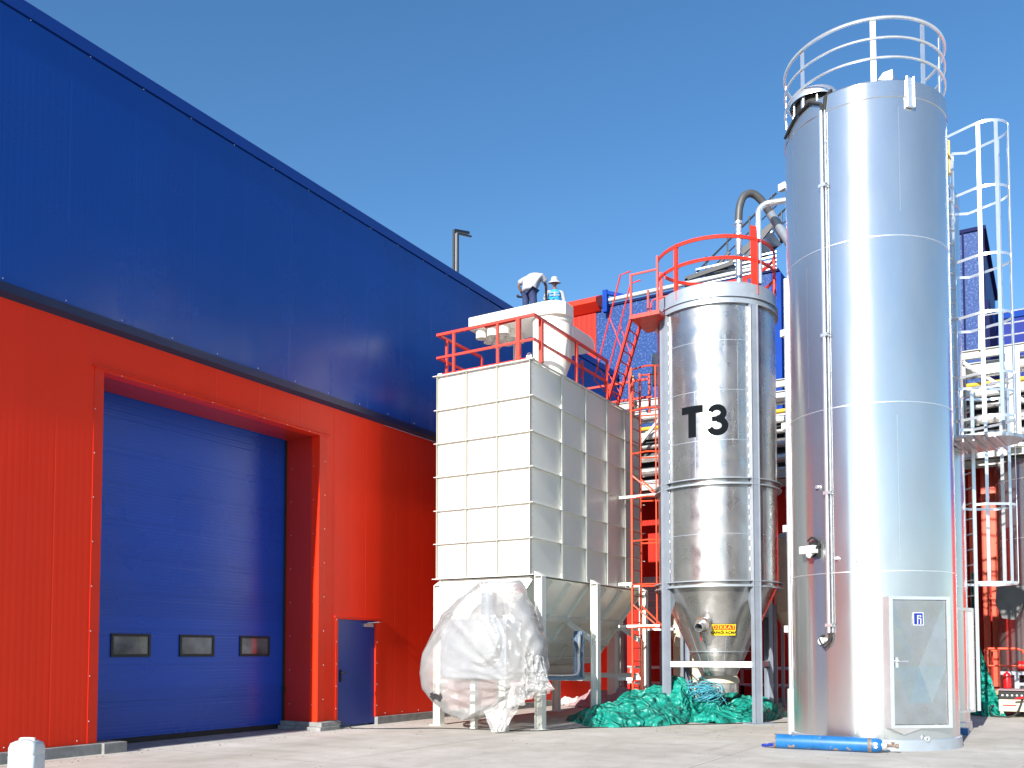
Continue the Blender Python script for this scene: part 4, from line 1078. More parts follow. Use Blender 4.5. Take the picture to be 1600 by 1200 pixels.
m = MB(); m.prism([(-8.24, 18.95), (-7.52, 18.95), (-7.52, 19.38), (-7.84, 19.70), (-8.04, 20.0), (-8.24, 20.0)], 9.08, 9.17); m.build("landing", M_steelrail, acs)
for x, y, z1 in ((-8.2, 18.97, 10.12), (-7.56, 18.97, 10.4), (-8.2, 19.98, 10.1)):
    m = MB(); m.box(x - 0.022, x + 0.022, y - 0.022, y + 0.022, 9.17, z1); m.build("landing_post", M_steelrail, acs)
m = MB(); m.beam((-8.2, 18.97, 10.1), (-7.56, 18.97, 10.1), 0.035, 0.035); m.build("landing_rail", M_steelrail, acs)
m = MB(); m.tube(bez([(-8.1, 19.98, 9.2), (-8.12, 19.98, 9.75), (-8.0, 19.98, 9.85), (-7.7, 19.98, 9.86)]), 0.02, 6); m.tube([(-8.0, 19.98, 9.5), (-7.9, 19.9, 9.5)], 0.018, 6); m.build("landing_hoop", M_steelrail, acs)

# ------------------------------------------------------------------ big silo T1 and the one behind
C1 = Vector((-2.77, 16.63, 0)); r1 = 1.32; ZS = 10.8
def silo(C, label, name="storage_silo", full=True):
    s = thing(name, C, label, "silo", "tall shiny aluminium silos")
    m = MB()
    zz = [0.18, 2.82, 5.51, 8.2, 10.48]
    for a, b in zip(zz[:-1], zz[1:]): m.lathe([(r1, a), (r1, b)], C, 128)
    sh = m.build("shell", M_silo, s)
    m = MB()
    for z in zz[1:-1]: m.ring(C, r1 - 0.002, r1 + 0.007, z - 0.008, z + 0.008, 128)
    m.build("shell_seams", M_alu, sh)
    m = MB(); m.lathe([(r1 + 0.001, 10.47), (r1 + 0.012, 10.48), (r1 + 0.012, 10.74), (r1 - 0.06, ZS), (0.0, ZS + 0.12)], C, 128); m.build("top_cap", M_silo, s)
    m = MB(); m.lathe([(r1 - 0.01, 0.19), (r1 + 0.03, 0.17), (r1 + 0.04, 0.0)], C, 96); m.build("base_ring", M_greyr if full else M_galv, s)
    return s, sh
s1, sh1 = silo(C1, "tallest shiny aluminium silo in front, with crossed door panel and round top guardrail")
m = MB()
for a, z0, z1 in ((-92.7, 0.25, 2.80), (-57, 8.6, 10.3), (-140, 8.6, 10.2), (-125, 5.6, 8.0), (-62, 3.0, 5.3)):
    wdt = 0.6 if a == -92.7 else 0.16
    m.ring(C1, r1 - 0.002, r1 + 0.006, z0, z1, 1, a, a + wdt)
m.build("vertical_seams", M_alu, sh1)
# guardrail
for z, r in ((11.80, 0.028), (11.47, 0.020), (11.14, 0.020)):
    m = MB(); m.tube(arc(C1.x, C1.y, z, r1 - 0.01, -215, 62, 80), r, 8); m.build("guardrail_rail", M_alu, s1)
for a in (-168, -128, -73, -35, -12, 25, 60, 145):
    c = C1 + Vector(((r1 - 0.03) * math.cos(R(a)), (r1 - 0.03) * math.sin(R(a)), 0)); rd = Vector((math.cos(R(a)), math.sin(R(a)), 0))
    m = MB(); m.beam(c + Vector((0, 0, 10.76)), c + Vector((0, 0, 11.80)), 0.085, 0.012, rd); m.build("guardrail_post", M_alu, s1)
# vent hood
m = MB(); a = R(-135); hc = C1 + Vector((0.95 * math.cos(a), 0.95 * math.sin(a), 10.98))
m.lathe([(0.42, 0), (0.42, 0.06), (0.36, 0.16), (0.2, 0.24), (0, 0.27)], hc, 32); vh = m.build("vent_hood", M_alu, s1)
m = MB(); m.lathe([(0.33, -0.30), (0.33, 0.05)], hc, 24); m.build("vent_throat", M_rubber, vh)
m = MB()
for k in range(10):
    a2 = 2 * PI * k / 10; q = hc + Vector((0.37 * math.cos(a2), 0.37 * math.sin(a2), 0)); m.beam(q + Vector((0, 0, -0.26)), q + Vector((0, 0, 0.03)), 0.02, 0.02)
m.build("vent_stays", M_alu, vh)
m = MB(); a = R(-62); c = C1 + Vector((1.05 * math.cos(a), 1.05 * math.sin(a), ZS)); m.prism([(-0.16, 0), (0.14, 0), (0.14, 0.2), (0.0, 0.19)], -0.1, 0.1, Matrix.Translation(c) @ Matrix(((1, 0, 0, 0), (0, 0, 1, 0), (0, 1, 0, 0), (0, 0, 0, 1)))); m.build("level_sensor", M_pipew, s1)
m = MB(); ah = -48.3
for da in (-2.6, 2.6):
    q = C1 + Vector(((r1 + 0.03) * math.cos(R(ah + da)), (r1 + 0.03) * math.sin(R(ah + da)), 0)); m.tube([q + Vector((0, 0, 10.3)), q + Vector((0, 0, 10.80))], 0.018, 6)
m.ring(C1, r1 + 0.012, r1 + 0.045, 10.29, 10.325, 4, ah - 2.6, ah + 2.6)
m.ring(C1, r1 + 0.013, r1 + 0.022, 10.33, 10.79, 3, ah - 2.4, ah + 2.4)
m.build("lifting_eye", M_alu, s1)
# conduits
for da, rr, off, mt in ((0, 0.030, 0.05, M_alu), (2.4, 0.014, 0.03, M_galv)):
    a = -109 + da; q = Vector((C1.x + (r1 + off) * math.cos(R(a)), C1.y + (r1 + off) * math.sin(R(a)), 0))
    m = MB(); m.tube([q + Vector((0, 0, 1.85)), q + Vector((0, 0, 10.5))], rr, 8); m.build("cable_conduit", mt, s1)
m = MB()
for z in (1.95, 4.1, 6.7, 9.2):
    m = MB(); m.ring(C1, r1 + 0.001, r1 + 0.09, z, z + 0.05, 2, -110.8, -105.6); m.build("conduit_clip", M_alu, s1)
m = MB(); m.tube([cylpt(C1, r1 + 0.03, R(-108), 10.5), cylpt(C1, r1 + 0.05, R(-109), 10.62), cylpt(C1, r1 + 0.05, R(-118), 10.75), cylpt(C1, r1 + 0.05, R(-132), 10.70), cylpt(C1, r1 + .05, R(-150), 10.55)], 0.025, 8); m.build("black_cable", M_rubber, s1)
m = MB(); m.tube([cylpt(C1, r1 + 0.02, R(-107), 10.5), cylpt(C1, r1 + 0.03, R(-106), 10.7), cylpt(C1, r1 - .1, R(-104), 10.86)], 0.03, 8); m.build("cable_loop", M_rubber, s1)
m = MB()
for k, (aa, zz2) in enumerate(((-109, 1.86), (-107.5, 1.86))):
    m.tube(bez([cylpt(C1, r1 + 0.05, R(aa), zz2), cylpt(C1, r1 + 0.06, R(aa), zz2 - 0.12), cylpt(C1, r1 + 0.07, R(aa - 4), zz2 - 0.2 - .05 * k), cylpt(C1, r1 + 0.05, R(aa - 7.5 - k), zz2 - 0.1), cylpt(C1, r1 + 0.02, R(aa - 5.5), zz2 - 0.04)]), 0.014, 6)
m.build("hanging_cable", M_rubber, s1)
m = MB(); m.tube([cylpt(C1, r1 - 0.02, R(-115), 1.72), cylpt(C1, r1 + 0.06, R(-115), 1.72)], 0.06, 12); m.build("cable_gland", M_pipew, s1)
m = MB(); q = cylpt(C1, r1 + 0.03, R(-120), 3.22)
rd = Vector((math.cos(R(-120)), math.sin(R(-120)), 0)); m.beam(q + Vector((0, 0, -0.12)), q + Vector((0, 0, 0.14)), 0.2, 0.06, rd); m.build("sensor_box_shadow", M_rubber, s1)  # black slab standing for the sensor box's shadow on the shell
m = MB(); tn = Vector((-rd.y, rd.x, 0)); m.beam(q + rd * 0.09 - tn * 0.2, q + rd * 0.09 + tn * 0.10, 0.13, 0.13); m.tube([q, q + rd * 0.15 + Vector((0, 0, -0.1))], 0.05, 10)
sb = m.build("sensor_box", M_pipew, s1, bev=0.01)
m = MB(); m.tube(bez([q + tn * 0.08 + rd * .08, q + tn * 0.14 + Vector((0, 0, 0.1)) + rd * .05, q + Vector((0, 0, 0.2)) + rd * .05, q - tn * 0.1 + Vector((0, 0, 0.15)) + rd * .05]), 0.018, 6); m.build("sensor_cable", M_rubber, s1)
# downpipe on the left side with brackets
a = -166; q = lambda o, z, aa=-167: cylpt(C1, r1 + o, R(aa), z)
m = MB(); m.tube([q(0.03, 0.9), q(0.03, 8.2)], 0.028, 8); m.tube([q(0.03, 0.02), q(0.03, 0.9)], 0.06, 10); m.build("drain_pipe", M_alu, s1)
m = MB()
for z in (10.0, 7.3, 5.6, 3.75, 1.95): m.beam(q(0.0, z, -175), q(0.13, z, -178), 0.09, 0.12)
m.build("pipe_brackets", M_pipew, s1)
# door
ph = R(-50.5); nn = Vector((math.cos(ph), math.sin(ph), 0)); tt = Vector((-nn.y, nn.x, 0)); zv = Vector((0, 0, 1))
def dp(u, z, o): return C1 + nn * (1.395 + o) + tt * u + zv * z
m = MB(); z0, z1, hw = 0.36, 2.41, 0.52; fw = 0.065
def slab(m, u0, u1, a, b, o0, o1):
    vs = [dp(u, z, o) for o in (o0, o1) for u, z in ((u0, a), (u1, a), (u1, b), (u0, b))]
    m.add(vs, [(3, 2, 1, 0), (4, 5, 6, 7), (0, 1, 5, 4), (1, 2, 6, 5), (2, 3, 7, 6), (3, 0, 4, 7)])
slab(m, -hw, hw, z0, z0 + 0.05, -0.26, 0.0); slab(m, -hw, hw, z1 - 0.05, z1, -0.26, 0.0)
slab(m, -hw, -hw + fw, z0 + 0.05, z1 - 0.05, -0.26, 0.0); slab(m, hw - fw, hw, z0 + 0.05, z1 - 0.05, -0.26, 0.0)
m.add([dp(-hw, z0, -0.01), dp(0, z0, -0.01), dp(-hw + 0.25, z0 - 0.1, -0.05), dp(-hw, z0, -0.2), dp(0, z0, -.1)], [(0, 2, 1), (0, 3, 2), (2, 4, 1)])
dfm = m.build("door_frame", M_alu, s1)
m = MB(); U = hw - fw - 0.012; za, zb2 = z0 + 0.06, z1 - 0.06; zc1, zc2 = 1.32, 1.30
V = [dp(-U, zb2, -0.02), dp(U, zb2, -0.02), dp(0.0, zc1, -0.062), dp(-U, za, -0.02), dp(U, za, -0.02), dp(-0.19, 0.75, -0.02), dp(0.19, 0.75, -0.02), dp(-U, zc1, -0.02), dp(U, zc1, -0.02)]
m.add(V, [(0, 2, 1), (0, 7, 2), (1, 2, 8), (7, 3, 5, 2), (8, 2, 6, 4), (2, 5, 6), (5, 3, 4, 6)])
dr = m.build("door_panel", M_silo2, s1)
m = MB(); m.tube([dp(-U + 0.04, 1.40, 0.0), dp(-U + 0.04, 1.40, 0.05), dp(-U + 0.2, 1.40, 0.05)], 0.011, 6); m.add([dp(-U + .02, 1.3, -.012), dp(-U + .07, 1.3, -.012), dp(-U + .07, 1.46, -.012), dp(-U + .02, 1.46, -.012)], [(0, 1, 2, 3)]); m.build("door_handle", M_alu, dr)
def lg(u0, u1, a, b, o0, o1, nm, mt, par=None):
    m = MB(); slab(m, u0, u1, a, b, o0, o1); return m.build(nm, mt, s1)
ec, ez = -0.02, 2.06
m = MB(); slab(m, ec - 0.085, ec + 0.085, ez - 0.1, ez + 0.1, -0.03, -0.012); em = m.build("emblem", M_logo_w, s1)
m = MB(); slab(m, ec - 0.075, ec + 0.075, ez - 0.09, ez + 0.09, -0.0119, -0.0105); m.build("emblem_field", M_logo_b, em)
m = MB()
for u0, u1, a, b in ((-0.022, -0.008, -0.08, 0.055), (-0.008, 0.045, 0.0, 0.014), (0.03, 0.045, -0.08, 0.0), (0.03, 0.045, 0.03, 0.055), (-0.008, 0.02, 0.041, 0.055)):
    slab(m, ec + u0, ec + u1, ez + a, ez + b, -0.0104, -0.009)
m.build("emblem_mark", M_logo_w, em)
m = MB(); m.ring((0, 0), 0.02, 0.045, 0, 0.02, 16); qq = cylpt(C1, r1 + 0.035, R(-46), 0.19); mm = Vector((math.cos(R(-46)), math.sin(R(-46)), 0)).to_track_quat('Z', 'Y').to_matrix(); m.v = [tuple(qq + mm @ Vector(x)) for x in m.v]; m.build("anchor_eye", M_alu, s1)
m = MB(); m.tube([cylpt(C1, r1 + 0.01, R(-90), 3.0), cylpt(C1, r1 + 0.06, R(-90), 3.0)], 0.018, 8); m.tube([cylpt(C1, r1 + 0.01, R(-103), 3.05), cylpt(C1, r1 + 0.05, R(-103), 3.05)], 0.03, 8); m.tube([cylpt(C1, r1 + 0.01, R(-117), 4.25), cylpt(C1, r1 + 0.05, R(-117), 4.25)], 0.03, 8); m.build("shell_bolts", M_alu, s1)

C2 = Vector((-2.9, 20.3, 0))
s2, sh2 = silo(C2, "shiny silo hidden behind the tallest one, carrying the caged ladder on its right side", full=False)
# its narrow door
ph2 = R(-20); n2 = Vector((math.cos(ph2), math.sin(ph2), 0)); t2 = Vector((-n2.y, n2.x, 0))
m = MB()
for u0, u1, a, b in ((-0.5, 0.5, 0.36, 0.42), (-0.5, 0.5, 2.35, 2.41), (-0.5, -0.43, 0.42, 2.35), (0.43, 0.5, 0.42, 2.35), (-0.43, 0.43, 0.42, 2.35)):
    o1 = 0 if not (u0 == -0.43 and u1 == 0.43) else -0.03
    vs = [C2 + n2 * (1.33 + o) + t2 * u + zv * z for o in (-0.2, o1) for u, z in ((u0, a), (u1, a), (u1, b), (u0, b))]
    m.add(vs, [(3, 2, 1, 0), (4, 5, 6, 7), (0, 1, 5, 4), (1, 2, 6, 5), (2, 3, 7, 6), (3, 0, 4, 7)])
m.build("door", M_alu, s2)
def caged(par, foot, n, z0, z1, zc0, hoops, reach, rad, bars, nr):
    foot = Vector(foot); n = Vector(n).normalized(); t = Vector((-n.y, n.x, 0)); hwid = 0.22
    m = MB()
    for sg in (-1, 1): m.beam(foot + t * hwid * sg + zv * z0, foot + t * hwid * sg + zv * z1, 0.03, 0.07, n)
    ld = m.build("caged_ladder", M_alu, par)
    for k in range(nr):
        z = z0 + 0.12 + (z1 - z0 - 0.2) * k / max(1, nr - 1)
        m = MB(); m.tube([foot - t * hwid + zv * z, foot + t * hwid + zv * z], 0.016, 6); m.build("rung", M_galv, ld)
    def hp(th):   # hoop outline by angle -90..90
        return foot + n * (reach - rad + rad * math.cos(R(th))) + t * rad * math.sin(R(th))
    for z in hoops:
        pts = [foot - t * hwid + zv * z, foot - t * rad + n * 0.18 + zv * z] + [hp(th) + zv * z for th in range(-90, 91, 15)] + [foot + t * rad + n * 0.18 + zv * z, foot + t * hwid + zv * z]
        m = MB(); N = len(pts); vs = []
        for i, p in enumerate(pts): vs += [p - zv * 0.025, p + zv * 0.025]
        cen = foot + n * reach * 0.4
        vs2 = [v + (Vector((cen.x, cen.y, v.z)) - v).normalized() * 0.006 for v in vs]
        fs = []
        for i in range(N - 1):
            fs += [(2 * i, 2 * i + 2, 2 * i + 3, 2 * i + 1), (2 * N + 2 * i, 2 * N + 2 * i + 1, 2 * N + 2 * i + 3, 2 * N + 2 * i + 2), (2 * i + 1, 2 * i + 3, 2 * N + 2 * i + 3, 2 * N + 2 * i + 1), (2 * i, 2 * N + 2 * i, 2 * N + 2 * i + 2, 2 * i + 2)]
        m.add(vs + vs2, fs, True); m.build("cage_hoop", M_alu, ld)
    for th in bars:
        c = hp(th); dr_ = (c - (foot + n * (reach - rad))).normalized()
        m = MB(); m.beam(c + zv * zc0, c + zv * hoops[-1], 0.07, 0.008, dr_); m.build("cage_bar", M_alu, ld)
    return ld
Rv = Vector((0.998, 0.068, 0)); Aw = Vector((-0.068, 0.998, 0))
nU = (Rv * 0.88 - Aw * 0.47); nL = (Rv * 0.88 + Aw * 0.47)
fU = (-1.72, 19.40, 0); fL = (-1.58, 21.05, 0)
caged(s2, fU, nU, 5.6, 11.35, 5.75, [5.85, 6.66, 7.78, 8.86, 10.13, 11.35], 1.18, 0.43, (-75, -35, 10, 50, 85), 20)
caged(s2, fL, nL, 0.35, 6.9, 2.95, [2.95, 4.55, 6.0, 6.9], 0.95, 0.38, (-75, -20, 40, 85), 21)
m = MB(); c = Vector(fU) + Rv * 0.62 + Aw * 0.55
m.prism([(c.x + 0.62 * math.cos(a), c.y + 0.62 * math.sin(a)) for a in [2 * PI * k / 28 for k in range(28)]], 5.62, 5.68); m.prism([(-1.75, 19.3), (-1.1, 19.2), (-1.0, 20.8), (-1.6, 21.0)], 5.625, 5.675)
m.build("rest_platform", M_galv, s2)
m = MB()
for k in range(5): m.beam((-1.7 + .18 * k, 19.3, 5.58), (-1.55 + .18 * k, 20.6, 5.58), 0.03, 0.06)
m.build("platform_joists", M_galv, s2)
m = MB(); m.tube([(-1.62, 18.95, 11.3), (-1.62, 18.95, 10.6)], 0.02, 6); m.lathe([(0.035, 0), (0.035, 0.07), (0, .07)], (-1.66, 18.93, 11.0), 10); m.build("safety_gate_clip", M_yel, s2)

# third silo at the far right, under the rack
C4 = Vector((-0.12, 27.3, 0)); r4 = 1.3
s3 = thing("storage_silo", C4, "squat shiny silo at the right edge under the pipe rack", "silo", "tall shiny aluminium silos")
m = MB()
for a, b in ((0.0, 1.5), (1.5, 4.4), (4.4, 5.9), (5.9, 6.4)): m.lathe([(r4, a), (r4, b)], C4, 96)
sh4 = m.build("shell", M_silo, s3)
m = MB()
for z in (2.9, 4.4, 5.9): m.ring(C4, r4 - .002, r4 + 0.008, z - .01, z + .01, 96)
m.build("shell_seams", M_alu, sh4)
m = MB(); m.lathe([(r4, 6.4), (0, 6.45)], C4, 64); m.build("roof", M_alu, s3)
m = MB(); pz = [(0, 0), (0.62, 0.0), (0.62, -0.25), (0.52, -0.62), (0.38, -0.85), (0.10, -0.80), (-0.04, -0.4)]
m.prism([(x, z) for x, z in pz], 0, 0.02, Matrix.Translation((-1.35, 25.9, 3.18)) @ Matrix(((1, 0, 0, 0), (0, 0, 1, 0), (0, 1, 0, 0), (0, 0, 0, 1))))
m.build("open_hatch", M_piped, s3)

# ------------------------------------------------------------------ tarpaulins
def heap(name, label, footprint, peaks, mt, seed, nu=150, nv=90, edge=0.5, amp=0.155, cat="tarpaulin", freq=1.0):
    """footprint: polygon in (x,y); peaks: (x,y,h,r)"""
    xs = [p[0] for p in footprint]; ys = [p[1] for p in footprint]
    x0, x1, y0, y1 = min(xs), max(xs), min(ys), max(ys)
    def inside(x, y):
        c = False; n = len(footprint); dmin = 9
        for i in range(n):
            (xa, ya), (xb, yb) = footprint[i], footprint[(i + 1) % n]
            if (ya > y) != (yb > y) and x < (xb - xa) * (y - ya) / (yb - ya) + xa: c = not c
            vx, vy = xb - xa, yb - ya; t = max(0, min(1, ((x - xa) * vx + (y - ya) * vy) / (vx * vx + vy * vy)))
            dmin = min(dmin, math.hypot(x - xa - t * vx, y - ya - t * vy))
        return dmin if c else -dmin
    rs = random.Random(int(seed)); dirs = []
    for k_ in range(9):
        a_ = rs.uniform(0, PI); dirs.append((math.cos(a_), math.sin(a_), rs.uniform(1.5, 4.2) * freq, rs.uniform(0, 9), rs.uniform(0.25, 0.7) if k_ < 6 else 0.15))
    dirs[-1] = (dirs[-1][0], dirs[-1][1], 4.5 * freq, dirs[-1][3], 0.15)
    vs = []; fs = []; idx = {}
    for i in range(nu + 1):
        for j in range(nv + 1):
            x = x0 + (x1 - x0) * i / nu; y = y0 + (y1 - y0) * j / nv
            wx = x + 0.10 * noise.noise(Vector((x * 2.2, y * 2.2, seed))); wy = y + 0.10 * noise.noise(Vector((x * 2.2, y * 2.2, seed + 5)))
            dd = inside(wx, wy)
            if dd < -0.03: continue
            e = min(1, max(0, dd / edge)) ; e = math.sqrt(e * (2 - e))
            base = 0.05
            for (px_, py_, ph_, pr_) in peaks: base = max(base, ph_ * math.exp(-((wx - px_) ** 2 + (wy - py_) ** 2) / pr_ ** 2))
            fold = 0
            for (cx_, cy_, f_, p_, w_) in dirs:
                q_ = (x * cx_ + y * cy_) * f_ + p_ + 0.55 * noise.noise(Vector((x * 0.9, y * 0.9, p_ * 3)))
                tri = abs(2 * (q_ - math.floor(q_)) - 1)
                fold += w_ * (1 - tri) * (0.35 + 0.65 * max(0, min(1, 0.5 + 1.2 * noise.noise(Vector((x * 0.8 + p_, y * 0.8, 7.7))))))
            rd3 = noise.noise(Vector((x * 9, y * 9, seed)))
            z = e * (base * 0.76 + amp * (fold * 1.35 - 0.75 + rd3 * 0.12) * (0.5 + 0.5 * min(1, base * 1.5)) + 0.05)
            ox = 0.06 * noise.noise(Vector((x * 5, y * 5, seed + 20))); oy = 0.06 * noise.noise(Vector((x * 5, y * 5, seed + 30)))
            idx[(i, j)] = len(vs); vs.append((x + ox, y + oy, max(0.006, z)))
    for i in range(nu):
        for j in range(nv):
            q = [(i, j), (i + 1, j), (i + 1, j + 1), (i, j + 1)]
            if all(a in idx for a in q):
                fs.append((idx[q[0]], idx[q[1]], idx[q[2]])); fs.append((idx[q[0]], idx[q[2]], idx[q[3]]))
    m = MB(); m.add(vs, fs, True)
    o = m.build(name, mt, None, auto=14)
    return tag(o, label, cat)
heap("tarpaulin", "crumpled green tarpaulin heap in front of the left leg of the T3 silo",
     [(-9.6, 18.4), (-8.9, 17.75), (-8.3, 17.0), (-7.75, 17.2), (-7.2, 17.9), (-6.95, 18.7), (-7.0, 19.9), (-7.6, 21.0), (-8.4, 21.0), (-8.9, 19.9), (-9.3, 18.9)],
     [(-7.45, 19.9, 0.92, 0.85), (-8.0, 19.2, 0.62, 0.8), (-8.4, 18.2, 0.35, 0.9), (-7.6, 18.2, 0.38, 0.7), (-8.6, 20.0, 0.35, .6)], M_tarp, 3.0, 170, 170)
heap("tarpaulin", "crumpled green tarpaulin heap lying under the cone of the T3 silo between its legs",
     [(-7.2, 19.3), (-6.4, 19.2), (-5.8, 20.0), (-5.6, 21.2), (-5.65, 22.4), (-6.2, 22.6), (-7.0, 21.6), (-7.6, 20.6)],
     [(-7.05, 20.2, 0.62, 0.6), (-6.2, 20.8, 0.50, 0.8), (-5.9, 21.7, 0.42, 0.6), (-6.7, 21.2, 0.5, 0.7)], M_tarp, 11.0, 130, 140)
# tangle of strapping
m = MB()
c0 = Vector((-6.95, 20.0, 0.62))
for k in range(90):
    ax = Vector((random.gauss(0, 1), random.gauss(0, 1), random.gauss(0, 1))).normalized(); b_ = ax.orthogonal().normalized(); c_ = ax.cross(b_)
    rr = random.uniform(0.12, 0.34); a0 = random.uniform(0, 6.3); ln = random.uniform(1.5, 4.5); of = Vector((random.gauss(0, 0.10), random.gauss(0, 0.10), random.gauss(0, 0.07)))
    pts = []
    for i in range(9):
        a = a0 + ln * i / 8; q = b_ * math.cos(a) * rr + c_ * math.sin(a) * rr; q = Vector((q.x * 1.25, q.y * 0.9, q.z * 0.72)); p = c0 + of + q
        p.z = max(p.z, 0.03); pts.append(p)
    m.tube(pts, 0.008, 4)
o = m.build("strapping_tangle", M_strap)
tag(o, "tangled ball of pale blue plastic strapping on the green tarpaulin under the T3 silo", "strapping")
# hanging tarpaulin at right
vs = []; fs = []; NU, NV = 26, 60
for j in range(NV + 1):
    v = j / NV; z = 3.55 * (1 - v) + 0.01
    xl = -1.93 + 0.0 * v; xr = -1.80 + 0.10 * v + (0.55 * max(0, (v - 0.45) / 0.55) ** 1.3)
    for i in range(NU + 1):
        u = i / NU
        x = xl + (xr - xl) * u + 0.03 * noise.noise(Vector((z * 3, u * 3, 1)))
        y = 25.9 - 1.2 * v - 0.3 * u * v + 0.16 * (1 - 2.2 * abs(noise.noise(Vector((u * 4, z * 1.3, 4))))) + 0.07 * (1 - 2 * abs(noise.noise(Vector((u * 5 + z, z * 4, 8)))))
        vs.append((x, y, z))
for j in range(NV):
    for i in range(NU):
        a = j * (NU + 1) + i; fs += [(a, a + 1, a + NU + 2), (a, a + NU + 2, a + NU + 1)]
m = MB(); m.add(vs, fs, True)
tag(m.build("tarpaulin", M_tarp, None, auto=38), "green tarpaulin hanging as a narrow triangle behind the caged ladder at right", "tarpaulin")

# debris behind the bin
o = heap("plastic_sheet", "dusty pinkish sheet heaped on the ground behind the bin legs", [(-12.0, 23.0), (-9.8, 22.2), (-9.3, 24.0), (-10.5, 25.5), (-12.4, 25.0)], [(-10.6, 23.8, 0.5, 0.9), (-11.5, 24.2, 0.35, 0.7)], M_pink, 21.0, 60, 60, cat="plastic sheet")
o = heap("plastic_sheet", "crumpled white plastic sheet on the ground beside the rear wall", [(-14.0, 24.5), (-12.4, 23.2), (-12.1, 24.3), (-13.0, 26.5), (-14.4, 26.6)], [(-13.2, 25.2, 0.25, 0.7)], M_rag, 31.0, 60, 60, amp=0.12, cat="plastic sheet")

# cream duct behind T3
cd = thing("cream_cabinet", (-9.0, 24.6, 0), "tall cream machine cabinet with a curved duct behind the left leg of the T3 silo", "machine")
m = MB(); m.box(-9.35, -8.15, 24.4, 25.4, 0.1, 3.1); m.build("cabinet_body", M_cream, cd, bev=0.02)
m = MB(); m.tube(bez([(-9.12, 24.0, 3.0), (-9.12, 24.0, 2.2), (-9.05, 24.0, 1.95), (-8.9, 23.8, 1.8)]), 0.16, 16); m.build("curved_duct", M_cream, cd)
m = MB(); m.ring((-9.12, 24.0), 0.15, 0.21, 2.2, 2.27, 20); m.ring((-9.12, 24.0), 0.15, 0.21, 2.6, 2.65, 20); m.build("duct_flange", M_whitef, cd)
m = MB(); m.tube(bez([(-8.85, 24.3, 1.5), (-8.8, 24.3, 0.9), (-8.7, 24.3, 0.3)]), 0.015, 6); m.build("cable", M_rubber, cd)
# grey tanks & steel seen between the ladder and T3
gc = thing("grey_filter", (-10.1, 24.9, 0), "grey ribbed filter casing with a beige elbow seen between the bin and T3 silo", "machine")
m = MB(); m.box(-10.35, -9.75, 24.7, 25.3, 2.2, 3.7); m.build("casing", M_greyr, gc)
for k in range(6):
    m = MB(); m.box(-10.37, -9.73, 24.68, 24.699, 2.35 + 0.22 * k, 2.38 + 0.22 * k); m.build("casing_rib", M_galv, gc)
m = MB(); m.box(-10.3, -10.2, 24.8, 24.9, 0, 2.2); m.build("support_leg", M_greyf, gc)
m = MB(); m.box(-9.9, -9.8, 24.8, 24.9, 0, 2.2); m.build("support_leg", M_greyf, gc)
m = MB(); m.tube(bez([(-10.62, 24.6, 5.6), (-10.62, 24.6, 3.4), (-10.58, 24.6, 2.95), (-10.3, 24.65, 2.8)]), 0.11, 12); m.build("elbow_pipe", M_cream, gc)
# rear low pipes
for yy, z, x0_, x1_, lab in ((27.3, 1.05, -12.2, -2.5, "pale grey pipe running low along the red rear wall, upper of the pair"), (27.3, 0.55, -12.2, -2.5, "pale grey pipe running low along the red rear wall, lower of the pair")):
    m = MB(); m.tube([(x0_, yy, z), (x1_, yy, z)], 0.05, 8)
    for k in range(6): m.box(x0_ + 0.3 + k * 1.8, x0_ + 0.38 + k * 1.8, yy - .04, yy + .04, 0.0, z)
    tag(m.build("low_pipe", M_galv), lab, "pipe")
ct = thing("concrete_column", (-10.7, 23.4, 0), "pale square column with a flared cap standing behind the white bin", "column")
m = MB(); m.box(-10.86, -10.62, 23.3, 23.54, 0, 2.25); m.build("shaft", M_whitef, ct)
m = MB(); m.box(-10.94, -10.54, 23.22, 23.62, 2.25, 2.36); m.build("cap", M_whitef, ct)
# beige tank behind gap T3/T1
bt = thing("beige_tank", (-6.3, 25.2, 0), "pale beige cylinder tank seen in the gap between the T3 silo and the tallest silo", "tank")
m = MB(); m.lathe([(0.55, 2.6), (0.55, 4.6), (0.4, 4.75), (0, 4.8)], (-6.15, 25.2, 0), 32); m.build("tank_shell", M_cream, bt)
m = MB(); m.lathe([(0.55, 2.6), (0.18, 1.9), (0.18, 1.6)], (-6.15, 25.2, 0), 32); m.build("tank_cone", M_cream, bt)
for x, y in ((-6.6, 24.85), (-5.7, 24.85), (-6.6, 25.6), (-5.7, 25.6)):
    m = MB(); m.box(x - .04, x + .04, y - .04, y + .04, 0, 2.8); m.build("support_leg", M_greyf, bt)
m = MB(); m.tube([(-6.75, 24.9, 0.2), (-6.75, 24.9, 6.4)], 0.05, 8); tag(m.build("rust_pipe", M_orange), "thin rust-red vertical pipe in the gap right of the T3 silo", "pipe")

# ------------------------------------------------------------------ small ground objects
# gas cylinder
ga, gb = Vector((-3.98, 14.88, 0.118)), Vector((-2.30, 14.98, 0.118))
ax = (gb - ga).normalized(); Ln = (gb - ga).length
gc_ = thing("gas_cylinder", (-3.2, 14.9, 0), "scuffed blue gas cylinder lying on the concrete before the tallest silo", "gas cylinder")
m = MB(); r = 0.115
m.lathe([(0, 0.03), (r * 0.7, 0.02), (r * 0.93, 0.0), (r, 0.03), (r, Ln * 0.86), (r * 0.96, Ln * 0.90), (r * 0.80, Ln * 0.94), (r * 0.62, Ln * 0.955)], ga, 32, axis=ax)
m.build("body", M_gas, gc_)
m = MB(); m.lathe([(r * 1.01, -0.005), (r * 1.02, 0.02), (r * 0.98, 0.035)], ga, 32, axis=ax); m.build("worn_foot_ring", M_rust, gc_)
m = MB(); m.lathe([(r * 1.003, Ln * 0.835), (r * 1.003, Ln * 0.865)], ga, 32, axis=ax); m.build("worn_band", M_rust, gc_)
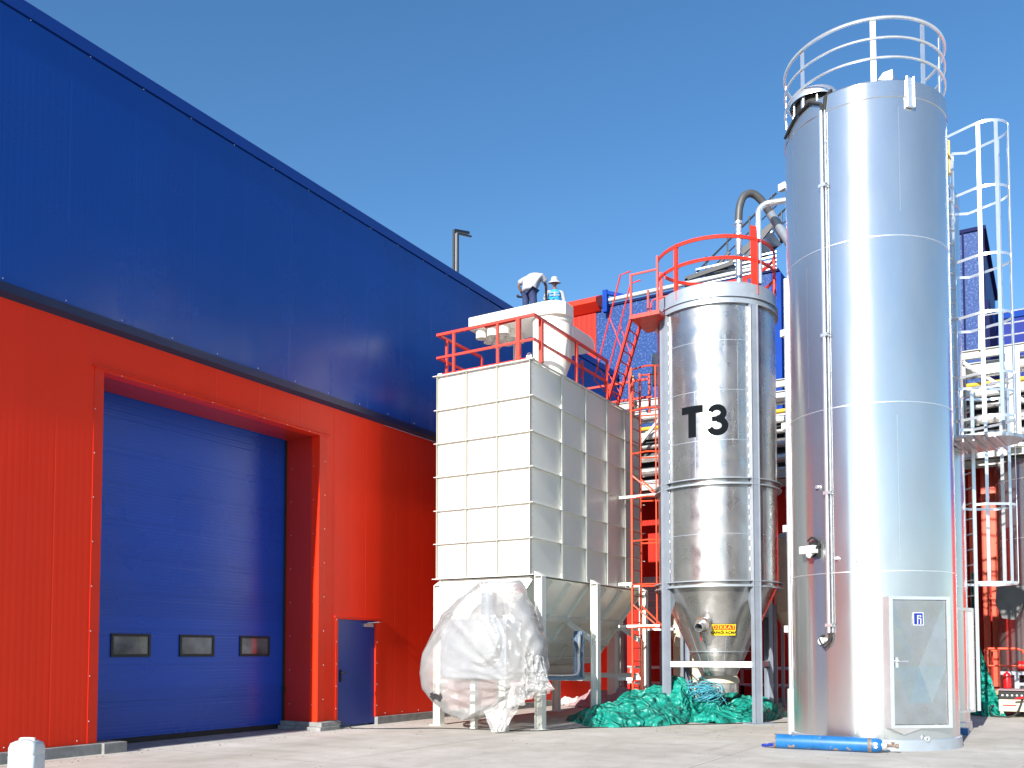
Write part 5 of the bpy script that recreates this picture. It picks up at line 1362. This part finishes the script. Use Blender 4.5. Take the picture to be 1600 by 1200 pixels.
m = MB(); m.lathe([(r * 0.62, Ln * 0.95), (r * 0.60, Ln * 0.99), (r * 0.45, Ln * 0.995), (0.02, Ln * 0.995)], ga, 24, axis=ax); m.build("neck_collar", M_alu, gc_)
m = MB(); m.lathe([(0.03, Ln * 0.99), (0.022, Ln * 1.02), (0.022, Ln * 1.06), (0.035, Ln * 1.065), (0.035, Ln * 1.09), (0, Ln * 1.09)], ga, 12, axis=ax)
p = ga + ax * Ln * 1.045; m.tube([p, p + Vector((0, -0.03, 0.05))], 0.015, 8); m.tube([p + Vector((-0.03, -0.03, 0.05)), p + Vector((0.03, -0.03, 0.05))], 0.012, 6)
m.build("valve", M_rust, gc_)
m = MB(); tv, tf = text_mesh("09", 0.10, 0.002)
ws = []
side = Vector((0, 0, 1)).cross(ax).normalized()
for v in tv:
    th = v.x / r - 0.05          # angle from facing side
    dirn = -side if side.y > 0 else side
    rad = (dirn * math.cos(th) + Vector((0, 0, 1)) * math.sin(th) * -1)
    ws.append(ga + ax * (Ln * 0.895 + v.y) + rad * (r * 0.972))
m.add(ws, tf); m.build("number", M_pipew, gc_)
m = MB(); v, f = rag([ga + Vector((-0.22, 0.0, -0.10)), ga + Vector((-0.24, 0.02, -0.06)), ga + Vector((0.02, 0.02, -0.02)), ga + Vector((0.02, -0.06, -0.08))], 8, 8, 0.02, 3); m.add(v, f, True)
tag(m.build("blue_rag", M_logo_b), "small dark blue rag poking out at the foot of the gas cylinder", "rag")
# jerrycan
jc = Vector((-10.42, 6.35, 0)); j = thing("jerrycan", jc, "white plastic jerrycan by the plinth at the lower left corner", "jerrycan")
m = MB(); pr_ = [(0.150, 0.0), (0.172, 0.02), (0.178, 0.10), (0.172, 0.115), (0.180, 0.13), (0.182, 0.34), (0.176, 0.35), (0.182, 0.36), (0.180, 0.43), (0.160, 0.485), (0.11, 0.51), (0, 0.515)]
n = 48; vs = []
ca_, sa_ = math.cos(R(30.9)), math.sin(R(30.9))
for r_, z in pr_:
    for k in range(n):
        a = 2 * PI * k / n; q = 0.42
        x = r_ * 0.92 * math.copysign(abs(math.cos(a)) ** q, math.cos(a)); y = r_ * 0.85 * math.copysign(abs(math.sin(a)) ** q, math.sin(a))
        vs.append(jc + Vector((x * ca_ - y * sa_, x * sa_ + y * ca_, z)))
fs = [(i * n + k, i * n + (k + 1) % n, (i + 1) * n + (k + 1) % n, (i + 1) * n + k) for i in range(len(pr_) - 1) for k in range(n)]
m.add(vs, fs, True); m.build("can_body", M_jug, j, auto=50)
m = MB(); m.tube(bez([jc + Vector((-0.07, -0.04, 0.50)), jc + Vector((-0.06, -0.035, 0.53)), jc + Vector((0.06, 0.035, 0.53)), jc + Vector((0.07, 0.04, 0.50))]), 0.014, 8); m.build("handle", M_jug, j)
m = MB(); m.lathe([(0.028, 0.50), (0.028, 0.535), (0, 0.535)], jc + Vector((-0.03, 0.09, 0)), 16); m.build("cap", M_jug, j)
# ground cable
m = MB(); m.tube(bez([(-12.9, 13.85, 0.17), (-12.4, 13.9, 0.165), (-12.28, 14.15, 0.06), (-12.2, 14.25, 0.01), (-11.5, 14.6, 0.01), (-10.9, 15.1, 0.01), (-10.2, 15.3, 0.01), (-9.55, 15.4, 0.01), (-8.9, 15.55, 0.01), (-8.5, 16.2, 0.01), (-8.3, 16.8, 0.01), (-7.4, 17.6, 0.01), (-7.08, 18.4, 0.01), (-6.5, 18.9, 0.01), (-5.6, 19.8, 0.01), (-4.9, 20.6, 0.01)], 10), 0.011, 6)
tag(m.build("ground_cable", M_rubber), "thin black cable trailing over the concrete past the bin and silo legs", "cable")

# welding gear at the right edge
wm = thing("welding_machine", (-1.1, 27.6, 0), "cream welding machine with a black panel at the lower right edge", "welding machine")
wx, wy = -1.30, 24.6
m = MB(); m.box(wx, wx + 0.62, wy, wy + 0.8, 0.14, 0.42); m.build("cabinet", M_cream, wm, bev=0.015)
m = MB(); m.box(wx + 0.01, wx + 0.6, wy + 0.01, wy + 0.8, 0.425, 0.62); pnl = m.build("control_panel", M_rubber, wm)
m = MB()
for k in range(5): m.lathe([(0.022, 0), (0.022, 0.025), (0, 0.025)], (wx + 0.08 + 0.1 * k, wy + 0.01, 0.52), 10, axis=(0, -1, 0))
m.build("panel_knobs", M_galv, pnl)
m = MB(); tv, tf = text_mesh("WELD", 0.06, 0.001) if False else ([], [])
m = MB(); m.box(wx + 0.08, wx + 0.36, wy - 0.004, wy - 0.001, 0.27, 0.30); m.build("red_lettering_strip", M_fire, wm)
m = MB(); m.box(wx - .03, wx + 0.7, wy - 0.04, wy + 0.9, 0.635, 0.65); m.build("lid", M_pink, wm)
for x in (wx + 0.06, wx + 0.58):
    m = MB(); m.box(x - 0.03, x + 0.03, wy + 0.02, wy + 0.1, 0, 0.14); m.build("foot", M_cream, wm)
for x in (wx - 0.02, wx + 0.5):
    m = MB(); m.lathe([(0, -0.03), (0.09, -0.03), (0.09, 0.03), (0, 0.03)], (x, wy + 0.3, 0.09), 16, axis=(1, 0, 0)); m.build("wheel", M_rubber, wm)
m = MB(); m.tube(bez([(wx + 0.5, wy - 0.02, 0.5), (wx + 0.45, wy - 0.1, 0.3), (wx + 0.3, wy - 0.12, 0.05), (wx - 0.1, wy - 0.1, 0.03), (wx - 0.2, wy, 0.2), (wx - 0.1, wy + 0.02, 0.28)]), 0.02, 6); m.build("cable", M_rubber, wm)
wb = thing("work_table", (-0.9, 26.0, 0), "grey steel work table behind the welding machine at right edge", "table")
m = MB(); m.box(-1.3, 0.4, 25.6, 26.3, 0.98, 1.06); m.build("table_top", M_greyf, wb)
for x, y in ((-0.95, 25.65), (0.3, 25.65), (-0.95, 26.2), (0.3, 26.2)):
    m = MB(); m.box(x - 0.05, x + 0.05, y - .04, y + .04, 0, 0.98); m.build("leg", M_greyf, wb)
m = MB(); m.box(-0.9, 0.3, 25.64, 25.70, 0.72, 0.79); m.build("crossbar", M_greyf, wb)
def ext(x, y, z, s, lay, label):
    e = thing("fire_extinguisher", (x, y, z), label, "extinguisher", "red fire extinguishers by the work table")
    axv = (1, 0.1, 0) if lay else (0, 0, 1)
    o = Vector((x, y, z + (0.105 * s if lay else 0)))
    m = MB(); m.lathe([(0, 0), (0.09 * s, 0.0), (0.105 * s, 0.02), (0.105 * s, 0.36 * s), (0.08 * s, 0.42 * s), (0.03 * s, 0.45 * s), (0.03 * s, 0.48 * s)], o, 20, axis=axv); m.build("body", M_fire, e)
    m = MB()
    if lay:
        c = o + Vector((0.22 * s, 0, 0.1 * s)); m.tube([c, c + Vector((0, 0, 0.12))], 0.02, 8); m.beam(c + Vector((-0.12, 0, 0.14)), c + Vector((0.08, 0, 0.12)), 0.02, 0.02)
    else:
        c = o + Vector((0, 0, 0.48 * s)); m.tube([c, c + Vector((0, 0, 0.05))], 0.025 * s, 8); m.beam(c + Vector((-0.08 * s, 0, 0.05)), c + Vector((0.04 * s, 0, 0.07)), 0.02, 0.015)
        m.tube(bez([c + Vector((0.03, 0, 0.03)), c + Vector((0.12 * s, 0, -0.05)), c + Vector((0.12 * s, 0, -0.3 * s))]), 0.012, 6)
    m.build("valve_head", M_rubber, e)
ext(-0.93, 25.8, 1.06, 1.25, True, "large red extinguisher lying on the grey work table")
ext(-1.15, 25.35, 0.66, 0.85, False, "small red extinguisher standing below the table beside the cream welding machine")
ext(-0.62, 25.95, 0.6, 1.1, False, "red extinguisher standing partly hidden behind the table leg")
m = MB(); m.box(-1.5, -0.2, 25.2, 26.1, 0.50, 0.60); m.box(-1.45, -1.35, 25.3, 26.0, 0, 0.5); m.box(-0.3, -0.25, 25.3, 26.0, 0, 0.5)
tag(m.build("timber_bench", M_wood), "low timber bench holding extinguishers behind the welding machine", "bench")
rr = thing("red_barrier", (-0.9, 26.4, 0), "red tubular guard barrier with rounded corner before the right-edge silo", "barrier")
m = MB(); m.tube([(-1.6, 25.5, 1.62), (-0.95, 25.5, 1.62), (-0.82, 25.5, 1.58), (-0.76, 25.5, 1.48), (-0.76, 25.5, 0.0)], 0.03, 8); m.build("top_rail", M_orange, rr)
m = MB(); m.tube([(-1.6, 25.5, 1.20), (-0.76, 25.5, 1.20)], 0.022, 8); m.build("middle_rail", M_orange, rr)
m = MB(); m.tube([(-1.6, 25.5, 0), (-1.6, 25.5, 1.62)], 0.03, 8); m.build("post", M_orange, rr)
m = MB(); m.beam((-0.95, 24.4, 0.45), (-0.35, 24.3, 0.58), 0.03, 0.04); tag(m.build("red_hose_arm", M_fire), "short red handle leaning over the cream welding machine", "handle")
m = MB(); m.box(-1.72, -1.52, 19.0, 19.25, 0, 0.12); tag(m.build("blue_block", M_gas), "small blue block at the foot of the silo behind the tallest one", "block")

# ------------------------------------------------------------------ people on the roof
def skin_mesh(name, pts, edges, mt, parent, sub=2, root=0):
    """skinned chain figure: pts = [(x,y,z,r)]"""
    me = bpy.data.meshes.new(name + "_sk"); me.from_pydata([p[:3] for p in pts], edges, [])
    ob = bpy.data.objects.new(name + "_sk", me); COL.objects.link(ob)
    sk = ob.modifiers.new("s", 'SKIN'); sk.use_smooth_shade = True
    su = ob.modifiers.new("u", 'SUBSURF'); su.levels = sub; su.render_levels = sub
    for i, p in enumerate(pts):
        sv = me.skin_vertices[0].data[i]; sv.radius = (p[3], p[4] if len(p) > 4 else p[3]); sv.use_root = (i == root)
    dg = bpy.context.evaluated_depsgraph_get(); dg.update()
    nm = bpy.data.meshes.new_from_object(ob.evaluated_get(dg)); bpy.data.objects.remove(ob)
    nm.name = name; nm.materials.clear(); nm.materials.append(mt)
    for p in nm.polygons: p.use_smooth = True
    o = bpy.data.objects.new(name, nm); COL.objects.link(o); o.parent = parent
    return o
def loc_frame(o, face):
    """local frame: f = facing direction (deg world), returns func (right, forward, up)->local xyz"""
    fx, fy = math.cos(R(face)), math.sin(R(face))
    return lambda r_, f_, u_: (fx * f_ + fy * r_, fy * f_ - fx * r_, u_)
def hand(wrist, dirv, L, pts, edges, wi):
    """palm and five fingers grown from wrist vertex wi"""
    d = Vector(dirv).normalized(); s = d.cross(Vector((0, 0, 1))); s = s.normalized() if s.length > 0.1 else Vector((1, 0, 0)); u = s.cross(d)
    w0 = Vector(wrist); pts.append((*(w0 + d * 0.05), 0.028, 0.016)); pi = len(pts) - 1; edges.append((wi, pi))
    for k, ln in ((-1.5, 0.06), (-0.5, 0.075), (0.5, 0.07), (1.5, 0.055)):
        b = w0 + d * 0.09 + s * 0.018 * k; pts.append((*b, 0.009)); i0 = len(pts) - 1; edges.append((pi, i0))
        pts.append((*(b + d * ln * 0.5 - u * 0.008), 0.008)); edges.append((i0, i0 + 1)); pts.append((*(b + d * ln - u * 0.025), 0.007)); edges.append((i0 + 1, i0 + 2))
    b = w0 + d * 0.04 - s * 0.035; pts.append((*b, 0.010)); i0 = len(pts) - 1; edges.append((pi, i0)); pts.append((*(b + d * 0.045 - s * 0.02), 0.008)); edges.append((i0, i0 + 1))
def head(parent, F, c, face_dirs, mt, hair=True, tilt=0):
    pass

# person A: bent over, back towards the camera, legs hidden behind the duct
pa = thing("person", (-12.95, 22.6, 10.98), "person in white shirt and dark blue trousers bending forward on the warehouse roof", "person", "workers on the warehouse roof")
F = loc_frame(pa, 88)
P = lambda r_, f_, u_, a, b=None: (*F(r_, f_, u_), a, b or a)
pts = [P(0, 0, 0.98, 0.10, 0.08), P(-0.10, 0.0, 0.90, 0.075), P(-0.12, 0.03, 0.50, 0.06), P(-0.12, -0.02, 0.08, 0.045), P(-0.12, 0.13, 0.035, 0.035),
       P(0.10, 0.0, 0.90, 0.075), P(0.13, 0.03, 0.50, 0.06), P(0.13, -0.02, 0.08, 0.045), P(0.13, 0.13, 0.035, 0.035),
       P(0, 0.08, 1.18, 0.11, 0.08), P(0, 0.22, 1.43, 0.12, 0.08), P(0, 0.33, 1.54, 0.06), P(0, 0.41, 1.55, 0.05),
       P(-0.20, 0.22, 1.41, 0.045), P(-0.36, 0.03, 1.20, 0.042), P(-0.32, 0.14, 1.02, 0.034),
       P(0.20, 0.26, 1.41, 0.045), P(0.26, 0.44, 1.18, 0.042), P(0.16, 0.60, 1.00, 0.034)]
ed = [(0, 1), (1, 2), (2, 3), (3, 4), (0, 5), (5, 6), (6, 7), (7, 8), (0, 9), (9, 10), (10, 11), (11, 12), (10, 13), (13, 14), (14, 15), (10, 16), (16, 17), (17, 18)]
hand(pts[15][:3], Vector(F(0.0, 0.8, -0.5)), 1, pts, ed, 15); hand(pts[18][:3], Vector(F(-0.3, 0.6, -0.7)), 1, pts, ed, 18)
skin_mesh("body", pts, ed, M_skin, pa, 1)
def head_mesh(par, F, r0, f0, u0, mt_hair, tilt=0.0, name="head"):
    cx = Vector(F(r0, f0, u0))
    def tf(r_, f_, u_):
        ft, ut = f_ * math.cos(tilt) + u_ * math.sin(tilt), -f_ * math.sin(tilt) + u_ * math.cos(tilt)
        q = Vector(F(r_, ft, ut)) - Vector(F(0, 0, 0)); return cx + q + Vector(F(0, 0, 0)) * 0
    m = MB(); vs = []; NS, NR = 20, 14
    for i in range(NR + 1):
        ph = PI * i / NR; z = math.cos(ph)
        for k in range(NS):
            a = 2 * PI * k / NS; rr_ = math.sin(ph)
            x = 0.075 * rr_ * math.sin(a); y = 0.095 * rr_ * math.cos(a); zz_ = 0.115 * z
            if z < -0.2: x *= 1 + (z + 0.2) * 0.35; y = y * (1 + (z + 0.2) * 0.2) + 0.01
            if abs(a if a < PI else a - 2 * PI) < 0.25 and -0.35 < z < 0.1: y += 0.018
            if 0.2 < abs(a if a < PI else a - 2 * PI) < 0.55 and -0.02 < z < 0.2: y -= 0.007
            if abs(a if a < PI else a - 2 * PI) < 0.5 and -0.62 < z < -0.48: y += 0.006
            vs.append(tf(x, y, zz_))
    fs = [(i * NS + k, i * NS + (k + 1) % NS, (i + 1) * NS + (k + 1) % NS, (i + 1) * NS + k) for i in range(NR) for k in range(NS)]
    m.add(vs, fs, True)
    for sg_ in (-1, 1): m.lathe([(0.0, -0.01), (0.02, -0.008), (0.028, 0.006), (0.0, 0.008)], tf(0.076 * sg_, -0.005, -0.005), 10, axis=(tf(1, 0, 0) - tf(0, 0, 0)) * sg_)
    h_ = m.build(name, M_skin, None, auto=180); h_.parent = par
    m = MB()
    for sg_ in (-1, 1): m.lathe([(0.0, -0.004), (0.010, 0.0), (0.006, 0.005), (0, 0.006)], tf(0.03 * sg_, 0.083, 0.008), 8, axis=tf(0, 1, 0) - tf(0, 0, 0))
    e_ = m.build("eyes", M_hair, None); e_.parent = par
    return tf
tf = head_mesh(pa, F, 0, 0.60, 1.44, M_hair, tilt=-0.9) if False else head_mesh(pa, F, 0.0, 0.51, 1.53, M_hair, tilt=-0.8)
m = MB(); vs = []; NS, NR = 20, 8
for i in range(NR + 1):
    ph = PI * 0.62 * i / NR
    for k in range(NS):
        a = 2 * PI * k / NS; fr_ = math.cos(a)
        lim = ph * (1.0 if fr_ < 0.3 else 0.62)
        vs.append(tf(0.083 * math.sin(lim) * math.sin(a), 0.103 * math.sin(lim) * math.cos(a) - 0.006, 0.124 * math.cos(lim)))
fs = [(i * NS + k, i * NS + (k + 1) % NS, (i + 1) * NS + (k + 1) % NS, (i + 1) * NS + k) for i in range(NR) for k in range(NS)]
m.add(vs, fs, True); o = m.build("hair", M_hair, None, auto=180); o.parent = pa
sh = [P(0, -0.01, 0.90, 0.215, 0.17), P(0, 0.06, 1.16, 0.225, 0.17), P(0, 0.20, 1.38, 0.25, 0.165), P(0, 0.32, 1.51, 0.10), P(-0.24, 0.20, 1.38, 0.10), P(-0.36, 0.04, 1.24, 0.08), P(0.24, 0.24, 1.38, 0.10), P(0.29, 0.38, 1.24, 0.08)]
skin_mesh("shirt", sh, [(0, 1), (1, 2), (2, 3), (2, 4), (4, 5), (2, 6), (6, 7)], M_shirt, pa, 2, 1)
tr = [P(0, 0, 1.0, 0.18, 0.145), P(-0.10, 0.0, 0.88, 0.12), P(-0.12, 0.03, 0.50, 0.085), P(-0.12, -0.02, 0.10, 0.07), P(0.10, 0.0, 0.88, 0.12), P(0.13, 0.03, 0.50, 0.095), P(0.13, -0.02, 0.10, 0.08)]
skin_mesh("trousers", tr, [(0, 1), (1, 2), (2, 3), (0, 4), (4, 5), (5, 6)], M_trou, pa, 2)
m = MB()
v0 = Vector(F(-0.30, 0.30, 0.93)); v1 = Vector(F(-0.42, 0.10, 0.90)); m.tube([v0, v1], 0.03, 8); m.tube([v1, v1 + Vector((0, 0, 0.05))], 0.035, 8)
dr_ = m.build("grinder_tool", M_rubber, None); dr_.parent = None; dr_.location = pa.location
tag(dr_, "small black power tool held behind the bending worker's hip", "tool")

dr_.location = pa.location
pa.scale = dr_.scale = (1.1, 1.1, 1.04)
pb = thing("person", (-13.0, 24.25, 10.98), "person in white bucket hat and bright blue vest standing on the warehouse roof", "person", "workers on the warehouse roof")
F = loc_frame(pb, -62)
P = lambda r_, f_, u_, a, b=None: (*F(r_, f_, u_), a, b or a)
pts = [P(0, 0, 0.95, 0.10, 0.08), P(-0.10, 0, 0.88, 0.09), P(-0.11, 0.02, 0.48, 0.062), P(-0.11, -0.03, 0.08, 0.045), P(-0.11, 0.12, 0.035, 0.035),
       P(0.10, 0, 0.88, 0.09), P(0.11, 0.02, 0.48, 0.062), P(0.11, -0.03, 0.08, 0.045), P(0.11, 0.12, 0.035, 0.035),
       P(0, 0.0, 1.15, 0.11, 0.08), P(0, 0.0, 1.38, 0.12, 0.08), P(0, 0.02, 1.49, 0.06), P(0, 0.04, 1.56, 0.05),
       P(-0.19, 0, 1.39, 0.045), P(-0.26, -0.02, 1.13, 0.042), P(-0.29, 0.06, 0.88, 0.032),
       P(0.19, 0, 1.39, 0.045), P(0.26, 0.10, 1.16, 0.042), P(0.20, 0.30, 1.06, 0.032)]
ed = [(0, 1), (1, 2), (2, 3), (3, 4), (0, 5), (5, 6), (6, 7), (7, 8), (0, 9), (9, 10), (10, 11), (11, 12), (10, 13), (13, 14), (14, 15), (10, 16), (16, 17), (17, 18)]
hand(pts[15][:3], Vector(F(0.0, 0.2, -1)), 1, pts, ed, 15); hand(pts[18][:3], Vector(F(-0.3, 0.8, -0.2)), 1, pts, ed, 18)
skin_mesh("body", pts, ed, M_skin, pb, 1)
tf = head_mesh(pb, F, 0, 0.05, 1.64, M_hair, tilt=0.18)
m = MB(); prof = [(0.0, 0.135), (0.05, 0.133), (0.085, 0.115), (0.098, 0.06), (0.102, 0.03), (0.155, -0.015), (0.175, -0.045), (0.165, -0.045), (0.098, 0.022)]
up_ = (tf(0, 0, 1) - tf(0, 0, 0)); m.lathe(prof, tf(0, -0.012, 0.045), 28, axis=up_); o = m.build("bucket_hat", M_shirt, None, auto=60); o.parent = pb
sh = [P(0, 0, 0.96, 0.185, 0.14), P(0, 0.0, 1.15, 0.185, 0.14), P(0, 0.0, 1.37, 0.205, 0.14), P(0, 0.02, 1.49, 0.10)]
skin_mesh("vest", sh, [(0, 1), (1, 2), (2, 3)], M_vest, pb, 2, 1)
sl_ = [P(0, 0, 1.40, 0.06), P(-0.20, 0, 1.39, 0.072), P(-0.26, -0.02, 1.13, 0.055), P(-0.285, 0.05, 0.93, 0.045), P(0.20, 0, 1.39, 0.072), P(0.26, 0.10, 1.16, 0.055), P(0.215, 0.26, 1.08, 0.045)]
skin_mesh("shirt_sleeves", sl_, [(0, 1), (1, 2), (2, 3), (0, 4), (4, 5), (5, 6)], M_shirt, pb, 2)
skin_mesh("trousers", [P(0, 0, 0.98, 0.155, 0.125), P(-0.10, 0, 0.86, 0.10), P(-0.11, 0.02, 0.48, 0.08), P(-0.11, -0.03, 0.1, 0.065), P(0.10, 0, 0.86, 0.10), P(0.11, 0.02, 0.48, 0.08), P(0.11, -0.03, 0.1, 0.065)],
          [(0, 1), (1, 2), (2, 3), (0, 4), (4, 5), (5, 6)], M_trou, pb, 2)
m = MB()
for z_, w_ in ((1.33, 0.09), (1.25, 0.1)):
    for sg_ in (-1, 1):
        a_ = Vector(F(sg_ * 0.035, 0.150, z_)); b_ = Vector(F(sg_ * (0.035 + w_), 0.135, z_ + 0.01)); m.beam(a_, b_, 0.012, 0.022)
a_ = Vector(F(0, 0.152, 1.35)); m.beam(a_, Vector(F(0, 0.152, 1.22)), 0.05, 0.012, Vector(F(0, 1, 0)))
o = m.build("vest_pattern", M_shirt, None); o.parent = pb

# small litter and grit on the yard
m = MB(); rs = random.Random(5)
def grit(x, y, r_):
    v = []
    for k in range(6):
        a = 2 * PI * k / 6; rr_ = r_ * rs.uniform(0.6, 1.2); v.append((x + rr_ * math.cos(a), y + rr_ * math.sin(a), 0.001))
    v.append((x + r_ * 0.1, y, r_ * rs.uniform(0.3, 0.7))); m.add(v, [(k, (k + 1) % 6, 6) for k in range(6)])
for k in range(420):
    z_ = rs.random()
    if z_ < 0.35: x, y = rs.uniform(-12.4, -11.9), rs.uniform(7, 20)
    elif z_ < 0.7: x, y = rs.uniform(-9.5, -5), rs.uniform(16.5, 20)
    else: x, y = rs.uniform(-11, 0), rs.uniform(8, 20)
    grit(x, y, rs.uniform(0.006, 0.022))
tag(m.build("grit", M_rust), kind='stuff')
pb.scale = (1.12, 1.12, 1.08)
